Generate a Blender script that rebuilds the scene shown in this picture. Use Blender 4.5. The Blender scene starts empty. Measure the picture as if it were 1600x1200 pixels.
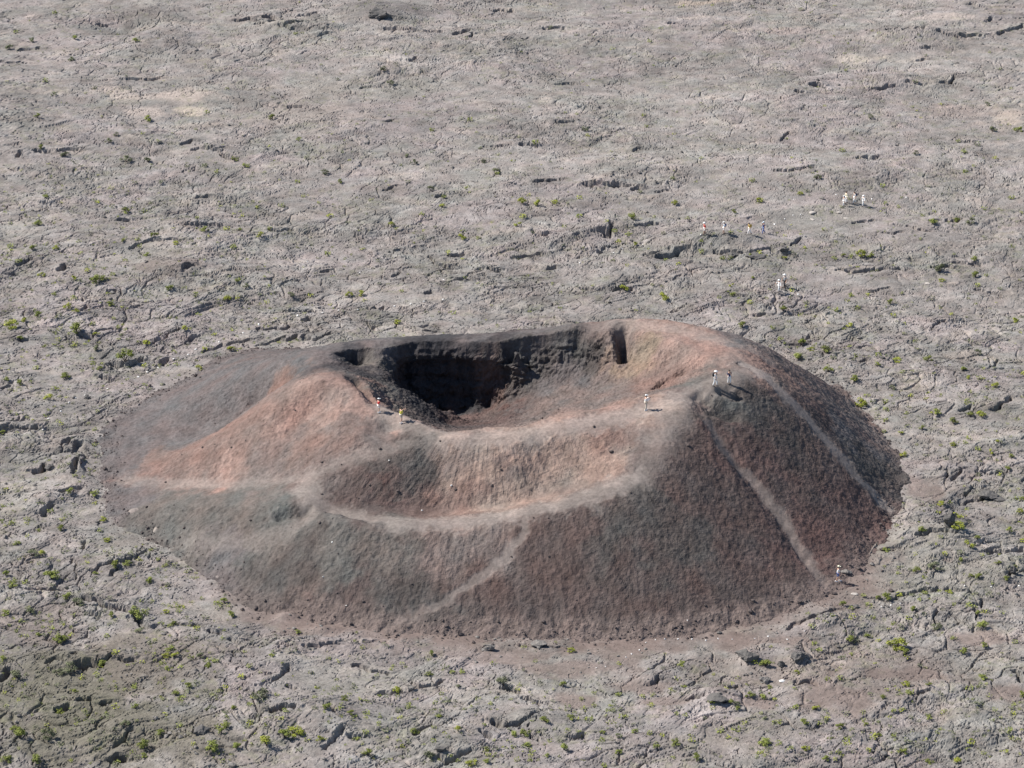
import bpy, bmesh, math, random
import numpy as np
from mathutils import Vector, Matrix
R = math.radians
rng = np.random.default_rng(7)
random.seed(7)
scene = bpy.context.scene
COL = scene.collection

# ---------------------------------------------------------------- camera
H, PITCH, F = 131.0, 25.5, 4300.0          # camera height (m), pitch (deg), focal (px of a 1600 px frame)
cam_d = bpy.data.cameras.new('camera'); cam = bpy.data.objects.new('camera', cam_d); COL.objects.link(cam)
cam.location = (0, 0, H); cam.rotation_euler = (R(90 - PITCH), 0, 0)
cam_d.sensor_width = 36; cam_d.lens = 36 * F / 1600; cam_d.clip_start = 1; cam_d.clip_end = 6000
scene.camera = cam

# ---------------------------------------------------------------- light
SUN_EL, SUN_AZ = 46.0, 166.0               # azimuth counted from +x towards +y: sun at the left, slightly behind
sdir = Vector((math.cos(R(SUN_EL)) * math.cos(R(SUN_AZ)), math.cos(R(SUN_EL)) * math.sin(R(SUN_AZ)), math.sin(R(SUN_EL))))
sd = bpy.data.lights.new('sun', 'SUN'); sd.energy = 4.7; sd.angle = R(0.53); sd.color = (1.0, 0.955, 0.89)
so = bpy.data.objects.new('sun', sd); COL.objects.link(so)
so.rotation_euler = sdir.to_track_quat('Z', 'Y').to_euler(); so.location = sdir * 300
w = bpy.data.worlds.new('World'); scene.world = w; w.use_nodes = True
nt = w.node_tree; nt.nodes.clear()
sky = nt.nodes.new('ShaderNodeTexSky'); sky.sky_type = 'NISHITA'; sky.sun_disc = False
sky.sun_elevation = R(SUN_EL); sky.sun_rotation = R(90 - SUN_AZ); sky.altitude = 2200
bg = nt.nodes.new('ShaderNodeBackground'); bg.inputs[1].default_value = 0.09
wo = nt.nodes.new('ShaderNodeOutputWorld')
nt.links.new(sky.outputs[0], bg.inputs[0]); nt.links.new(bg.outputs[0], wo.inputs[0])
scene.view_settings.view_transform = 'Standard'; scene.view_settings.look = 'None'
scene.view_settings.exposure = 0.75; scene.view_settings.gamma = 1.0

# ---------------------------------------------------------------- helpers: noise
TBL = 4096
_rt = np.random.default_rng(99)
_ang = _rt.random(TBL) * 2 * np.pi
_gx, _gy = np.cos(_ang).astype(np.float32), np.sin(_ang).astype(np.float32)
_rv = _rt.random((TBL, 4)).astype(np.float32)
def _h(xi, yi, s):
    return ((xi * 73856093) ^ (yi * 19349663) ^ (s * 83492791)) & (TBL - 1)
def pn(x, y, s=0):
    x0 = np.floor(x); y0 = np.floor(y)
    xi = x0.astype(np.int64); yi = y0.astype(np.int64)
    fx = (x - x0).astype(np.float32); fy = (y - y0).astype(np.float32)
    u = fx * fx * fx * (fx * (fx * 6 - 15) + 10); v = fy * fy * fy * (fy * (fy * 6 - 15) + 10)
    def g(dx, dy):
        k = _h(xi + dx, yi + dy, s); return _gx[k] * (fx - dx) + _gy[k] * (fy - dy)
    a = g(0, 0); a += u * (g(1, 0) - a)
    b = g(0, 1); b += u * (g(1, 1) - b)
    return (a + v * (b - a)) * 1.5
def fbm(x, y, o=4, s=0, g=0.5, l=2.03):
    r = 0; a = 1.0
    for i in range(o):
        r = r + a * pn(x, y, s + i * 17); x = x * l + 11.3; y = y * l - 7.7; a *= g
    return r
def vor(x, y, s=0, jit=0.9):
    """F1, F2, random values of the nearest cell, offset to it"""
    x0 = np.floor(x); y0 = np.floor(y); xi = x0.astype(np.int64); yi = y0.astype(np.int64)
    f1 = np.full(x.shape, 9.0, np.float32); f2 = f1.copy(); id_ = np.zeros(x.shape, np.int64); ox = f1.copy(); oy = f1.copy()
    for dx in (-1, 0, 1):
        for dy in (-1, 0, 1):
            k = _h(xi + dx, yi + dy, s)
            px = (x0 + dx + 0.5 + jit * (_rv[k, 0] - 0.5) - x).astype(np.float32)
            py = (y0 + dy + 0.5 + jit * (_rv[k, 1] - 0.5) - y).astype(np.float32)
            d = np.sqrt(px * px + py * py)
            nb = d < f1
            f2 = np.where(nb, f1, np.minimum(f2, d))
            id_ = np.where(nb, k, id_); ox = np.where(nb, px, ox); oy = np.where(nb, py, oy)
            f1 = np.where(nb, d, f1)
    return f1, f2, id_, ox, oy
def sst(a, b, x):
    t = np.clip((x - a) / (b - a), 0, 1); return t * t * (3 - 2 * t)

# ---------------------------------------------------------------- helpers: where a sight line of the survey camera meets a height
def W(px, py, h=0.0):
    a = R(PITCH) + math.atan((py - 600) / F)
    d = (H - h) / math.tan(a)
    Z = d * math.cos(R(PITCH)) + (H - h) * math.sin(R(PITCH))
    return ((px - 800) * Z / F, d)
def mscale(py, h=0.0):
    d = W(800, py, h)[1]
    return F / (d * math.cos(R(PITCH)) + (H - h) * math.sin(R(PITCH)))

class Grid:
    def __init__(s, xs, ys):
        s.xs, s.ys = xs, ys; s.X, s.Y = np.meshgrid(xs, ys); s.Z = np.zeros_like(s.X)
    def at(s, x, y, A=None):
        A = s.Z if A is None else A
        i = int(np.clip(np.searchsorted(s.xs, x) - 1, 0, len(s.xs) - 2)); j = int(np.clip(np.searchsorted(s.ys, y) - 1, 0, len(s.ys) - 2))
        u = min(max((x - s.xs[i]) / (s.xs[i + 1] - s.xs[i]), 0), 1); v = min(max((y - s.ys[j]) / (s.ys[j + 1] - s.ys[j]), 0), 1)
        return float((A[j, i] * (1 - u) + A[j, i + 1] * u) * (1 - v) + (A[j + 1, i] * (1 - u) + A[j + 1, i + 1] * u) * v)

def inside(X, Y, poly):
    r = np.zeros(X.shape, bool); n = len(poly)
    for i in range(n):
        x1, y1 = poly[i]; x2, y2 = poly[(i + 1) % n]
        if y1 == y2: continue
        c = ((Y > y1) != (Y > y2)) & (X < (x2 - x1) * (Y - y1) / (y2 - y1) + x1); r ^= c
    return r
def seg_dist(G, pts, rad, closed=False, out=None):
    """distance field to a polyline, evaluated only within rad"""
    D = np.full(G.X.shape, 1e3, np.float32) if out is None else out
    n = len(pts) if closed else len(pts) - 1
    for i in range(n):
        (x1, y1), (x2, y2) = pts[i], pts[(i + 1) % len(pts)]
        i0, i1 = np.searchsorted(G.xs, [min(x1, x2) - rad, max(x1, x2) + rad]); j0, j1 = np.searchsorted(G.ys, [min(y1, y2) - rad, max(y1, y2) + rad])
        if i1 <= i0 or j1 <= j0: continue
        X = G.X[j0:j1, i0:i1]; Y = G.Y[j0:j1, i0:i1]
        dx, dy = x2 - x1, y2 - y1; L = dx * dx + dy * dy + 1e-9
        t = np.clip(((X - x1) * dx + (Y - y1) * dy) / L, 0, 1)
        d = np.hypot(X - x1 - t * dx, Y - y1 - t * dy)
        D[j0:j1, i0:i1] = np.minimum(D[j0:j1, i0:i1], d)
    return D

def grid_mesh(name, G, mat, keep, C=None, smooth=True, extra=None):
    ny, nx = G.X.shape
    idx = np.arange(nx * ny).reshape(ny, nx)
    q = np.stack([idx[:-1, :-1], idx[:-1, 1:], idx[1:, 1:], idx[1:, :-1]], -1)[keep]
    used = np.zeros(nx * ny, bool); used[q.ravel()] = True
    re = np.cumsum(used) - 1; q = re[q]
    co = np.stack([G.X, G.Y, G.Z], -1).reshape(-1, 3)[used].astype(np.float32)
    me = bpy.data.meshes.new(name)
    me.vertices.add(len(co)); me.vertices.foreach_set('co', co.ravel())
    me.loops.add(q.size); me.loops.foreach_set('vertex_index', q.ravel().astype(np.int32))
    me.polygons.add(len(q)); me.polygons.foreach_set('loop_start', (np.arange(len(q)) * 4).astype(np.int32))
    me.polygons.foreach_set('use_smooth', np.full(len(q), smooth))
    me.update(calc_edges=True)
    if C is not None:
        a = me.color_attributes.new('tint', 'FLOAT_COLOR', 'POINT')
        c4 = np.ones((len(co), 4), np.float32); c4[:, :3] = C.reshape(-1, 3)[used]; a.data.foreach_set('color', c4.ravel())
    if extra is not None:
        a = me.attributes.new('grain', 'FLOAT', 'POINT'); a.data.foreach_set('value', extra.ravel()[used].astype(np.float32))
    me.materials.append(mat)
    o = bpy.data.objects.new(name, me); COL.objects.link(o); o['kind'] = 'structure'
    return o

# ---------------------------------------------------------------- materials
def mat_base(name, rough=0.95, spec=0.15):
    m = bpy.data.materials.new(name); m.use_nodes = True; b = m.node_tree.nodes['Principled BSDF']
    b.inputs['Roughness'].default_value = rough; b.inputs['Specular IOR Level'].default_value = spec
    return m, m.node_tree, b
def noise(nt, sc, det=4, rough=0.6, vec=None, dim='3D'):
    n = nt.nodes.new('ShaderNodeTexNoise'); n.inputs['Scale'].default_value = sc; n.inputs['Detail'].default_value = det; n.inputs['Roughness'].default_value = rough
    if vec: nt.links.new(vec, n.inputs['Vector'])
    return n
def ramp(nt, fac, stops):
    r = nt.nodes.new('ShaderNodeValToRGB'); e = r.color_ramp.elements
    while len(e) > len(stops): e.remove(e[-1])
    while len(e) < len(stops): e.new(1)
    for k, (p, c) in zip(e, stops): k.position = p; k.color = (*c, 1) if len(c) == 3 else c
    nt.links.new(fac, r.inputs[0]); return r
def mixc(nt, a, b, f, mode='MIX'):
    m = nt.nodes.new('ShaderNodeMix'); m.data_type = 'RGBA'; m.blend_type = mode
    for s, v in ((6, a), (7, b), (0, f)):
        if hasattr(v, 'is_output'): nt.links.new(v, m.inputs[s])
        else: m.inputs[s].default_value = v if s == 0 else (*v, 1)
    return m.outputs[2]
def terrain_mat(name, s1, s2, amp, bump, dist):
    m, nt, b = mat_base(name)
    tc = nt.nodes.new('ShaderNodeTexCoord'); at = nt.nodes.new('ShaderNodeAttribute'); at.attribute_name = 'tint'
    gr = nt.nodes.new('ShaderNodeAttribute'); gr.attribute_name = 'grain'
    n1 = noise(nt, s1, 5, 0.65, tc.outputs['Object']); n2 = noise(nt, s2, 4, 0.6, tc.outputs['Object'])
    r1 = ramp(nt, n1.outputs[0], [(0.3, (1 - amp,) * 3), (0.5, (1, 1, 1)), (0.72, (1 + amp,) * 3)])
    r2 = ramp(nt, n2.outputs[0], [(0.25, (1 - amp * 0.8, 1 - amp * 0.85, 1 - amp * 0.9)), (0.5, (1, 1, 1)), (0.75, (1 + amp * 0.8, 1 + amp * 0.72, 1 + amp * 0.68))])
    c = mixc(nt, at.outputs['Color'], r1.outputs[0], 1.0, 'MULTIPLY'); c = mixc(nt, c, r2.outputs[0], 1.0, 'MULTIPLY')
    nt.links.new(c, b.inputs['Base Color'])
    bp = nt.nodes.new('ShaderNodeBump'); bp.inputs['Distance'].default_value = dist
    mu = nt.nodes.new('ShaderNodeMath'); mu.operation = 'MULTIPLY'; mu.inputs[1].default_value = bump
    nt.links.new(gr.outputs['Fac'], mu.inputs[0]); nt.links.new(mu.outputs[0], bp.inputs['Strength'])
    ad = nt.nodes.new('ShaderNodeMath'); ad.operation = 'ADD'; nt.links.new(n1.outputs[0], ad.inputs[0]); nt.links.new(n2.outputs[0], ad.inputs[1])
    nt.links.new(ad.outputs[0], bp.inputs['Height']); nt.links.new(bp.outputs[0], b.inputs['Normal'])
    return m
M_LAVA = terrain_mat('lava', 3.6, 1.0, 0.24, 1.0, 0.11)
M_CONE = terrain_mat('scoria', 3.4, 1.3, 0.26, 1.0, 0.14)

# ================================================================= THE SCORIA CONE
BASE = [(165,720),(163,695),(175,660),(215,634),(262,610),(300,590),(345,562),(400,548),(470,546)]
BASE_W = [W(*p) for p in BASE] + [(-17.5, 281.5), (-9, 281.5), (2, 282), (12, 283.5), (20, 280), (26, 274.5)] + \
  [W(*p) for p in [(1300,604),(1340,640),(1375,680),(1400,720),(1408,747),(1397,790),(1372,850),(1342,890),(1290,930),(1200,965),(1100,985),(980,997),(850,997),(700,990),(600,985),(500,970),(400,950),(350,915),(290,870),(235,840),(190,820),(168,780)]]
RIM = [(590,632,10.3),(620,643,10.2),(650,656,10.1),(680,670,10),(700,676,10),(730,673,10),(760,668,10.1),(815,668,10.3),(850,656,10.6),(880,645,10.8),(930,640,11),(1000,625,11.5),(1060,607,12),(1095,592,12.2),(1118,577,12.4),
  (1112,560,12.5),(1080,545,12.3),(1050,533,12.1),(1020,522,11.9),(1000,518,11.7),(960,516,11.3),(900,520,10.6),(850,523,10.2),(800,531,9.8),(760,536,9.5),(700,533,9.3),(640,536,9.2),(600,545,9.2),
  (560,545,8.9),(540,548,8.8),(520,553,8.9),(503,568,9.4),(520,578,9.8),(550,585,10.2),(575,600,10.3),(590,618,10.3)]
def w3(p): return (*W(*p), p[2])
RIM_W = [w3(p) for p in RIM]
OUT = [ # polylines of (px, py, height) outside the pit
 [(500,590,11.3),(540,600,11.0),(570,625,10.4)], [(500,590,11.3),(462,606,10.2),(420,635,8.3),(370,670,6.0),(320,698,4.0),(270,718,2.1),(225,733,1)],
 [(500,556,9.2),(470,561,8.8),(420,574,7.1),(380,590,5.4),(320,614,3.2),(260,640,1.4)], [(432,600,6.6),(400,622,4.3),(360,650,2.8),(315,678,1.6),(270,695,1.1)], [(300,600,1.4),(380,565,3.4),(440,553,5.6)],
 [(610,672,9.0),(560,678,9.2),(500,703,7.6),(450,722,6.0),(400,738,4.6),(350,747,3.2)], [(540,645,9.8),(480,655,8.0)],
 [(200,748,.6),(300,757,2.2),(400,755,4.2),(480,745,6.1),(530,725,7.4),(590,705,8.5),(640,692,9.1),(690,684,9.8)],
 [(545,775,5.7),(580,788,5.3),(620,797,5.1),(670,799,5.1),(740,797,5.4),(800,786,6.1),(870,770,7.0),(940,748,8.1)],
 [(570,740,7.3),(600,740,7.5)], [(640,735,7.6),(688,735,7.4),(740,735,8.0),(808,730,8.6)], [(850,725,8.4),(940,700,9.6),(1000,680,10.5)],
 [(700,685,10),(780,683,10.2),(860,670,10.7),(940,655,11),(1010,641,11.4),(1070,618,12),(1110,600,12.4),(1150,585,12.5)],
 [(500,793,6.0),(560,808,6.0),(620,815,6.0),(700,814,6.1),(760,808,6.4),(820,798,6.8),(880,785,7.4),(940,768,8.1),(1000,742,8.9),(1030,710,9.9),(1050,670,11),(1072,637,11.8)],
 [(510,803,4.9),(620,826,5.6),(720,826,5.8),(820,812,6.5),(940,780,7.8),(1000,757,8.5)],
 [(250,790,1.7),(330,790,3.2),(400,785,4.5),(450,788,5.4),(480,775,5.9)], [(300,850,1.3),(400,848,3.0),(440,835,3.9),(480,813,4.8)],
 [(1190,580,11.6),(1230,620,9.7),(1270,665,7.3),(1310,710,5),(1350,755,2.6)],
 [(1150,545,12),(1110,530,12),(1050,517,12),(1000,510,11.9)],
 [(960,499,12.1),(1000,499,12.2),(1050,503,12.2),(1100,511,12),(1150,522,11.2),(1200,543,9.5),(1250,573,5.8),(1280,590,2.6)],
 [(900,507,11.5),(870,515,10.8),(830,519,10.3),(750,528,9.6),(680,526,9.4),(600,531,9.3),(540,540,9)],
 [(1115,660,10.6),(1165,740,7),(1215,800,4.4),(1262,880,1.3)],
]
PIT = [ # inside the pit
 [(604,553,8.7),(585,572,8.4),(574,583,8.4)], [(530,560,7.9),(545,562,7.8),(565,560,8.0)], [(516,571,7.3),(530,575,6.7),(548,578,6.6),(565,577,6.8)],
 [(590,596,8.5),(600,600,8.2),(604,625,8.4),(640,642,7.0),(672,657,5.9)], [(609,597,7.7),(640,611,6.9),(675,633,5.5),(703,644,4.5)], [(606,583,8.1),(609,597,7.8)],
 [(650,545,8.5),(700,547,8.5),(760,548,8.7),(810,548,9.1)], [(650,560,7.8),(700,560,7.8),(760,561,7.9),(805,556,8.6)],
 [(700,664,4.2),(740,664,4.1),(780,662,5.2),(820,658,6.1),(870,642,7.5)], [(745,642,3.0),(770,622,3.7),(800,600,4.8),(824,578,6.6)],
 [(808,622,4.4),(800,645,4.2),(850,612,5.8),(850,640,5.7)], [(900,545,8.9),(900,580,7.4),(900,612,6.6)], [(850,545,8.8),(850,575,7)],
 [(960,560,9.3),(960,600,8),(940,628,8.6)], [(1000,555,10),(1000,590,9.3),(1040,605,10.6)], [(1050,565,10.8),(1075,568,11.6)],
]
PITW = [(-11.0, 261.4, 4.4), (-10.6, 262.6, 4.0), (-9.6, 262.6, 2.6), (-7.5, 263.4, 2.3), (-5, 263.5, 2.2), (-2.5, 263.2, 2.3), (-8.2, 261.2, 2.6), (-6, 261, 2.3), (-3.5, 260.5, 2.5), (-7, 259.2, 3.2), (-4.5, 258.4, 3.2), (-10.6, 264.0, 4.4)]
XS = np.arange(-46.5, 44.5, 0.13); YS = np.concatenate([np.arange(214.5, 256, 0.14), np.arange(256, 266.5, 0.07), np.arange(266.5, 296, 0.14)])
GC = Grid(XS, YS)
def densify(pl, closed=False, step=1.6):
    r = []; n = len(pl) if closed else len(pl) - 1
    for i in range(n):
        a = np.array(pl[i]); b = np.array(pl[(i + 1) % len(pl)])
        k = max(1, int(np.hypot(*(b - a)[:2]) / step))
        for j in range(k): r.append(a + (b - a) * j / k)
    if not closed: r.append(np.array(pl[-1]))
    return r
def rbf(pts, X, Y, lam=0.02):
    P = np.array(pts); key = np.round(P[:, :2], 1); _, u = np.unique(key, axis=0, return_index=True); P = P[u]
    n = len(P); D = np.hypot(P[:, None, 0] - P[None, :, 0], P[:, None, 1] - P[None, :, 1])
    A = np.zeros((n + 3, n + 3)); A[:n, :n] = -D + np.eye(n) * lam; A[:n, n] = 1; A[:n, n + 1:] = P[:, :2]; A[n, :n] = 1; A[n + 1:, :n] = P[:, :2].T
    c = np.linalg.solve(A, np.append(P[:, 2], [0, 0, 0]))
    out = np.full(X.shape, c[n]) + c[n + 1] * X + c[n + 2] * Y
    for i in range(n): out -= c[i] * np.hypot(X - P[i, 0], Y - P[i, 1])
    return out
bc = np.mean([p for p in BASE_W], axis=0)
base3 = [(x, y, 0.1) for x, y in BASE_W]
ring0 = [(bc[0] + (x - bc[0]) * 1.025, bc[1] + (y - bc[1]) * 1.025, -.03) for x, y in BASE_W]
ring = [(bc[0] + (x - bc[0]) * 1.09, bc[1] + (y - bc[1]) * 1.09, -1.6) for x, y in BASE_W]
rimd = densify(RIM_W, True, 1.0)
po = densify(base3, True, 2.5) + densify(ring0, True, 2.5) + densify(ring, True, 5) + rimd
for pl in OUT: po += densify([w3(p) for p in pl]) if len(pl) > 1 else [np.array(w3(pl[0]))]
pi = list(rimd)
for pl in PIT: pi += densify([w3(p) for p in pl], step=1.2) if len(pl) > 1 else [np.array(w3(pl[0]))]
pi += [np.array(q) for q in PITW]
for x, y, h in RIM_W[:11]: pi.append(np.array((x, y + 3.5, h - 2.2)))
# coarse evaluation, then bilinear refinement of the smooth outer part
Zo = rbf(po, GC.X[::2, ::2], GC.Y[::2, ::2])
def up(A, shp):
    r = np.zeros(shp); r[::2, ::2] = A[:(shp[0] + 1) // 2, :(shp[1] + 1) // 2]
    e = r[::2]; e[:, 1:-1:2] = (e[:, 0:-2:2] + e[:, 2::2])[:, :e[:, 1:-1:2].shape[1]] / 2
    if shp[1] % 2 == 0: e[:, -1] = e[:, -2]
    r[::2] = e; r[1:-1:2] = (r[0:-2:2] + r[2::2])[:r[1:-1:2].shape[0]] / 2
    if shp[0] % 2 == 0: r[-1] = r[-2]
    return r
Zo = up(Zo, GC.X.shape)
rimpoly = [(x, y) for x, y, h in RIM_W]
m = inside(GC.X, GC.Y, rimpoly)
Zi = Zo.copy(); Zi[m] = rbf(pi, GC.X[m], GC.Y[m])
def blur(A, r):
    k = np.exp(-0.5 * (np.arange(-2 * r, 2 * r + 1) / r) ** 2); k /= k.sum()
    P = np.pad(A, ((2 * r, 2 * r), (0, 0)), 'edge'); B = sum(k[i] * P[i:i + A.shape[0]] for i in range(len(k)))
    P = np.pad(B, ((0, 0), (2 * r, 2 * r)), 'edge'); return sum(k[i] * P[:, i:i + A.shape[1]] for i in range(len(k)))
Z = np.where(m, Zi, blur(Zo, 2)); Z = np.where(m, Z, Z); Z = 0.35 * Z + 0.65 * blur(Z, 1)
GC.Z = Z.copy()
def hit(G, px, py, h0=0.0):
    """where the sight line meets the surface of grid G"""
    a = R(PITCH) + math.atan((py - 600) / F)
    k = (px - 800) / F
    d0 = (H - 16) / math.tan(a); d1 = (H + 3) / math.tan(a); n = 260
    for i in range(n + 1):
        d = d0 + (d1 - d0) * i / n; z = H - d * math.tan(a)
        x = k * (d * math.cos(R(PITCH)) + (H - z) * math.sin(R(PITCH)))
        if G.at(x, d) >= z: return (x, d)
    return W(px, py)
def hits(pl): return [hit(GC, *p[:2]) for p in pl]
DR = seg_dist(GC, rimpoly, 12, True); inpit = m
# local carvings: (polyline px, half width m, depth m)
for pl, wd, dp in [([(972,522),(974,540),(976,556)], .55, 2.6), ([(948,530),(955,556)], .7, -.8), ([(440,600),(400,625),(345,668)], .8, .8), ([(440,805),(460,801),(477,799)], .6, .65),
                   ([(1098,620),(1112,630),(1135,642)], 1.0, 1.05), ([(1128,608),(1150,618)], .6, .7), ([(1025,606),(1040,592),(1065,582)], .4, .55), ([(430,598),(452,590)], .8, .5), ([(1245,592),(1200,566)], .6, .2),
                   ([(555,592),(572,606),(585,622)], .7, 1.0), ([(1118,668),(1165,745),(1212,805),(1252,870)], .8, .35), ([(1092,640),(1150,655)], .6, .3), ([(640,800),(700,802)], 1.5, .1)]:
    D = seg_dist(GC, hits(pl), wd * 4); nn = 0.25 * pn(GC.X / 0.9, GC.Y / 0.9, 5) * wd
    GC.Z -= dp * np.exp(-((D + nn) / wd) ** 2)
PATHS = [([(470,768),(500,792),(560,808),(620,816),(700,815),(760,809),(820,799),(880,786),(940,768),(1000,742)], 1.25, 1.0),
 ([(1000,742),(1030,705),(1045,668),(1058,642)], 1.7, .55),
 ([(190,750),(300,757),(400,756),(480,746),(530,726),(590,706),(640,692),(690,684)], .8, .55), ([(478,746),(488,770),(505,793)], 1.2, .8),
 ([(600,645),(650,664),(700,684),(780,684),(860,671),(940,656),(1010,641),(1070,618),(1117,604),(1160,584)], 1.3, .8),
 ([(1160,570),(1200,590),(1230,620),(1270,665),(1310,710),(1350,755),(1388,793)], .80, 1.0), ([(1105,660),(1130,700),(1170,750),(1215,800),(1245,845),(1265,880),(1290,912)], .60, .8),
 ([(824,806),(815,840),(790,870),(750,905),(700,935),(650,960),(600,985)], .45, .85), ([(485,808),(450,830),(400,845),(330,852),(275,850)], .75, .5),
 ([(960,506),(1050,512),(1130,533),(1200,562)], 1.0, .5)]
PM = np.zeros(GC.X.shape, np.float32); PB = PM.copy()
wob = 1 + 0.45 * fbm(GC.X / 1.5, GC.Y / 1.5, 3, 31) + .25 * pn(GC.X / .35, GC.Y / .35, 33)
GW = Grid(XS, YS); GW.X = GC.X + .45 * fbm(GC.X / 3.2, GC.Y / 3.2, 3, 35); GW.Y = GC.Y + .45 * fbm(GC.X / 3.2, GC.Y / 3.2, 3, 37)
for pl, wd, st in PATHS:
    D = seg_dist(GW, hits(pl), wd * 3.5); v_ = 1 - sst(0.45, 1.5, D * wob / wd); PM = np.maximum(PM, st * v_)
    if pl[0] == (1160,570): PB = np.maximum(PB, v_)
# colour of the cinders with some shade painted in, from samples over the slopes
PAL = dict(D=(.076,.067,.062), B=(.088,.067,.061), r=(.098,.067,.061), R=(.160,.112,.096), T=(.234,.173,.144), G=(.108,.098,.089), M=(.144,.114,.103), K=(.042,.039,.041), Y=(.21,.158,.120), O=(.230,.162,.138), S=(.112,.099,.096))  # K blackens notch and pit wall: dark rock plus painted shadow
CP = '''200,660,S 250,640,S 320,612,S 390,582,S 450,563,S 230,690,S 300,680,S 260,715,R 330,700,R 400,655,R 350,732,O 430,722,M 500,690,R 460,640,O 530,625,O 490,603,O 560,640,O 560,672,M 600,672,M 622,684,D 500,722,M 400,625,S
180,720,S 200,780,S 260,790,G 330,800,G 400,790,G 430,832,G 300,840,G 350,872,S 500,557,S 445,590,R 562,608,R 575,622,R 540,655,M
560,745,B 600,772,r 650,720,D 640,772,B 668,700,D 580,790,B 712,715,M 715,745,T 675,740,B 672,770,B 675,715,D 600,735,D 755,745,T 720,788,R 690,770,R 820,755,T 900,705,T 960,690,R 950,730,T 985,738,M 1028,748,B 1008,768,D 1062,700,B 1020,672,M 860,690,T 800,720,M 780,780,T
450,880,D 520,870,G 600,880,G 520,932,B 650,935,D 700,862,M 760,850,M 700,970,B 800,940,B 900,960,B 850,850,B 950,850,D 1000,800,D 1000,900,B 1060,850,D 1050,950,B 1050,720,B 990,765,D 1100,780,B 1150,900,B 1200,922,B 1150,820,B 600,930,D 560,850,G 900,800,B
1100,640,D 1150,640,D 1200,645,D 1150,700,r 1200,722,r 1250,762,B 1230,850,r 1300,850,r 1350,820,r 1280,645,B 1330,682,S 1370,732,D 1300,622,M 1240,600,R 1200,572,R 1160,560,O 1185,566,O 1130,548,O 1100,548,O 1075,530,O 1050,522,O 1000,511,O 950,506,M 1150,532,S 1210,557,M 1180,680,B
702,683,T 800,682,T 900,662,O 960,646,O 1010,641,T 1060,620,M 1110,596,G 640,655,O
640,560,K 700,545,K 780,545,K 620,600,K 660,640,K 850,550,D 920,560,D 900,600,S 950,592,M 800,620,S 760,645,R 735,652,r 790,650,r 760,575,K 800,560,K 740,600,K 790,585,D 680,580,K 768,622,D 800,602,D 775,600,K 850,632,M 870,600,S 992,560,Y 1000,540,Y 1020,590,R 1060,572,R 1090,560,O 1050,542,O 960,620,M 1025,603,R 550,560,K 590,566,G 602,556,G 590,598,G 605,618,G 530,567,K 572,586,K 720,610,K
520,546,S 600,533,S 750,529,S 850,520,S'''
pts = []  # left side of the bowl: dark scoria, deepened in colour as painted shade
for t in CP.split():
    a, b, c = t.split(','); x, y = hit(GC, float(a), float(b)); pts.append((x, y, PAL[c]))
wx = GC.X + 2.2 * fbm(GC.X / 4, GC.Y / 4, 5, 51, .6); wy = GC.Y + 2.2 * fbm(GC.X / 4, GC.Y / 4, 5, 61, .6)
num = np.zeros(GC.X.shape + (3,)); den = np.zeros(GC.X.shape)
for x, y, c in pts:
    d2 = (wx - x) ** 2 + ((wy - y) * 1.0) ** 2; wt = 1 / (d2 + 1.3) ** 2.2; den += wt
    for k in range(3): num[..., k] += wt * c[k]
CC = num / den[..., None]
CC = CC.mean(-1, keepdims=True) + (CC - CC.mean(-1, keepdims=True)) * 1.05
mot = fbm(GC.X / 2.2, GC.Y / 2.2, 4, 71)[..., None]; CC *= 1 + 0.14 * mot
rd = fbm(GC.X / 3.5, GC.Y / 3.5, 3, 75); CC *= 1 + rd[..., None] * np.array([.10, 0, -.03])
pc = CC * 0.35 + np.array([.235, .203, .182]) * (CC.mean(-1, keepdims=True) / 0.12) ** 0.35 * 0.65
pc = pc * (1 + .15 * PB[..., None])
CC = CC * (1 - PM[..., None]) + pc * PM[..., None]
# relief of loose cinders and the rocky pit wall
rough = (1 - 0.80 * PM); GC.Z -= 0.10 * PM
th = np.arctan2(GC.Y - 248, GC.X + 2); rr_ = np.hypot(GC.X + 2, GC.Y - 248)
rill = fbm(th * 22, rr_ / 7, 3, 87)
DBc = seg_dist(GC, BASE_W, 6, True)
edgew = 1 - sst(.5, 3.5, DBc); GC.Z += edgew * (0.14 * fbm(GC.X / 1.8, GC.Y / 1.8, 4, 85, .6))
fm_ = sst(244, 230, GC.Y) * sst(-30, -16, GC.X)
dust = (0.85 * fm_ + .03) * (1 - sst(.2, 2.8, DBc + 1.1 * fbm(GC.X / 1.6, GC.Y / 1.6, 4, 86, .6)))
CC = CC * (1 - dust[..., None]) + np.array([.150, .118, .105]) * dust[..., None]
gy, gx = np.gradient(GC.Z, YS, XS); slope = np.hypot(gx, gy)
flank = sst(0.25, 0.5, slope) * rough
lump = fbm(GC.X / 0.55, GC.Y / 0.55, 3, 81)
GC.Z += 0.07 * rill * flank * (1 - inpit) + 0.10 * fbm(GC.X / 2.6, GC.Y / 2.6, 3, 91) * rough + lump * (0.03 + 0.046 * flank) * rough
pitm = np.where(inpit, sst(0.0, 1.2, DR), 0)
leftish = sst(975, 940, 800 + GC.X * 15.6)           # the dark rocky western part of the pit
f1, f2, cid, ox, oy = vor(GC.X / 0.8, GC.Y / 0.8, 13)
rock = (0.55 - f1) * (0.5 + _rv[cid, 2])
g1, g2, cid2, _, _ = vor(GC.X / 0.38, GC.Y / 0.38, 14)
GC.Z += pitm * (0.15 + 0.85 * leftish) * sst(.3, .9, slope) * sst(3.5, 1.5, slope) * (0.30 * rock + 0.12 * (0.5 - g1) + 0.15 * fbm(GC.X / 2.2, GC.Y / 2.2, 3, 15)) + pitm * 0.12 * (0.5 - g1)
CC[..., :] *= (1 + pitm * 0.25 * (_rv[cid2, 3] - 0.5) * leftish)[..., None]
sloped = slope
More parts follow.
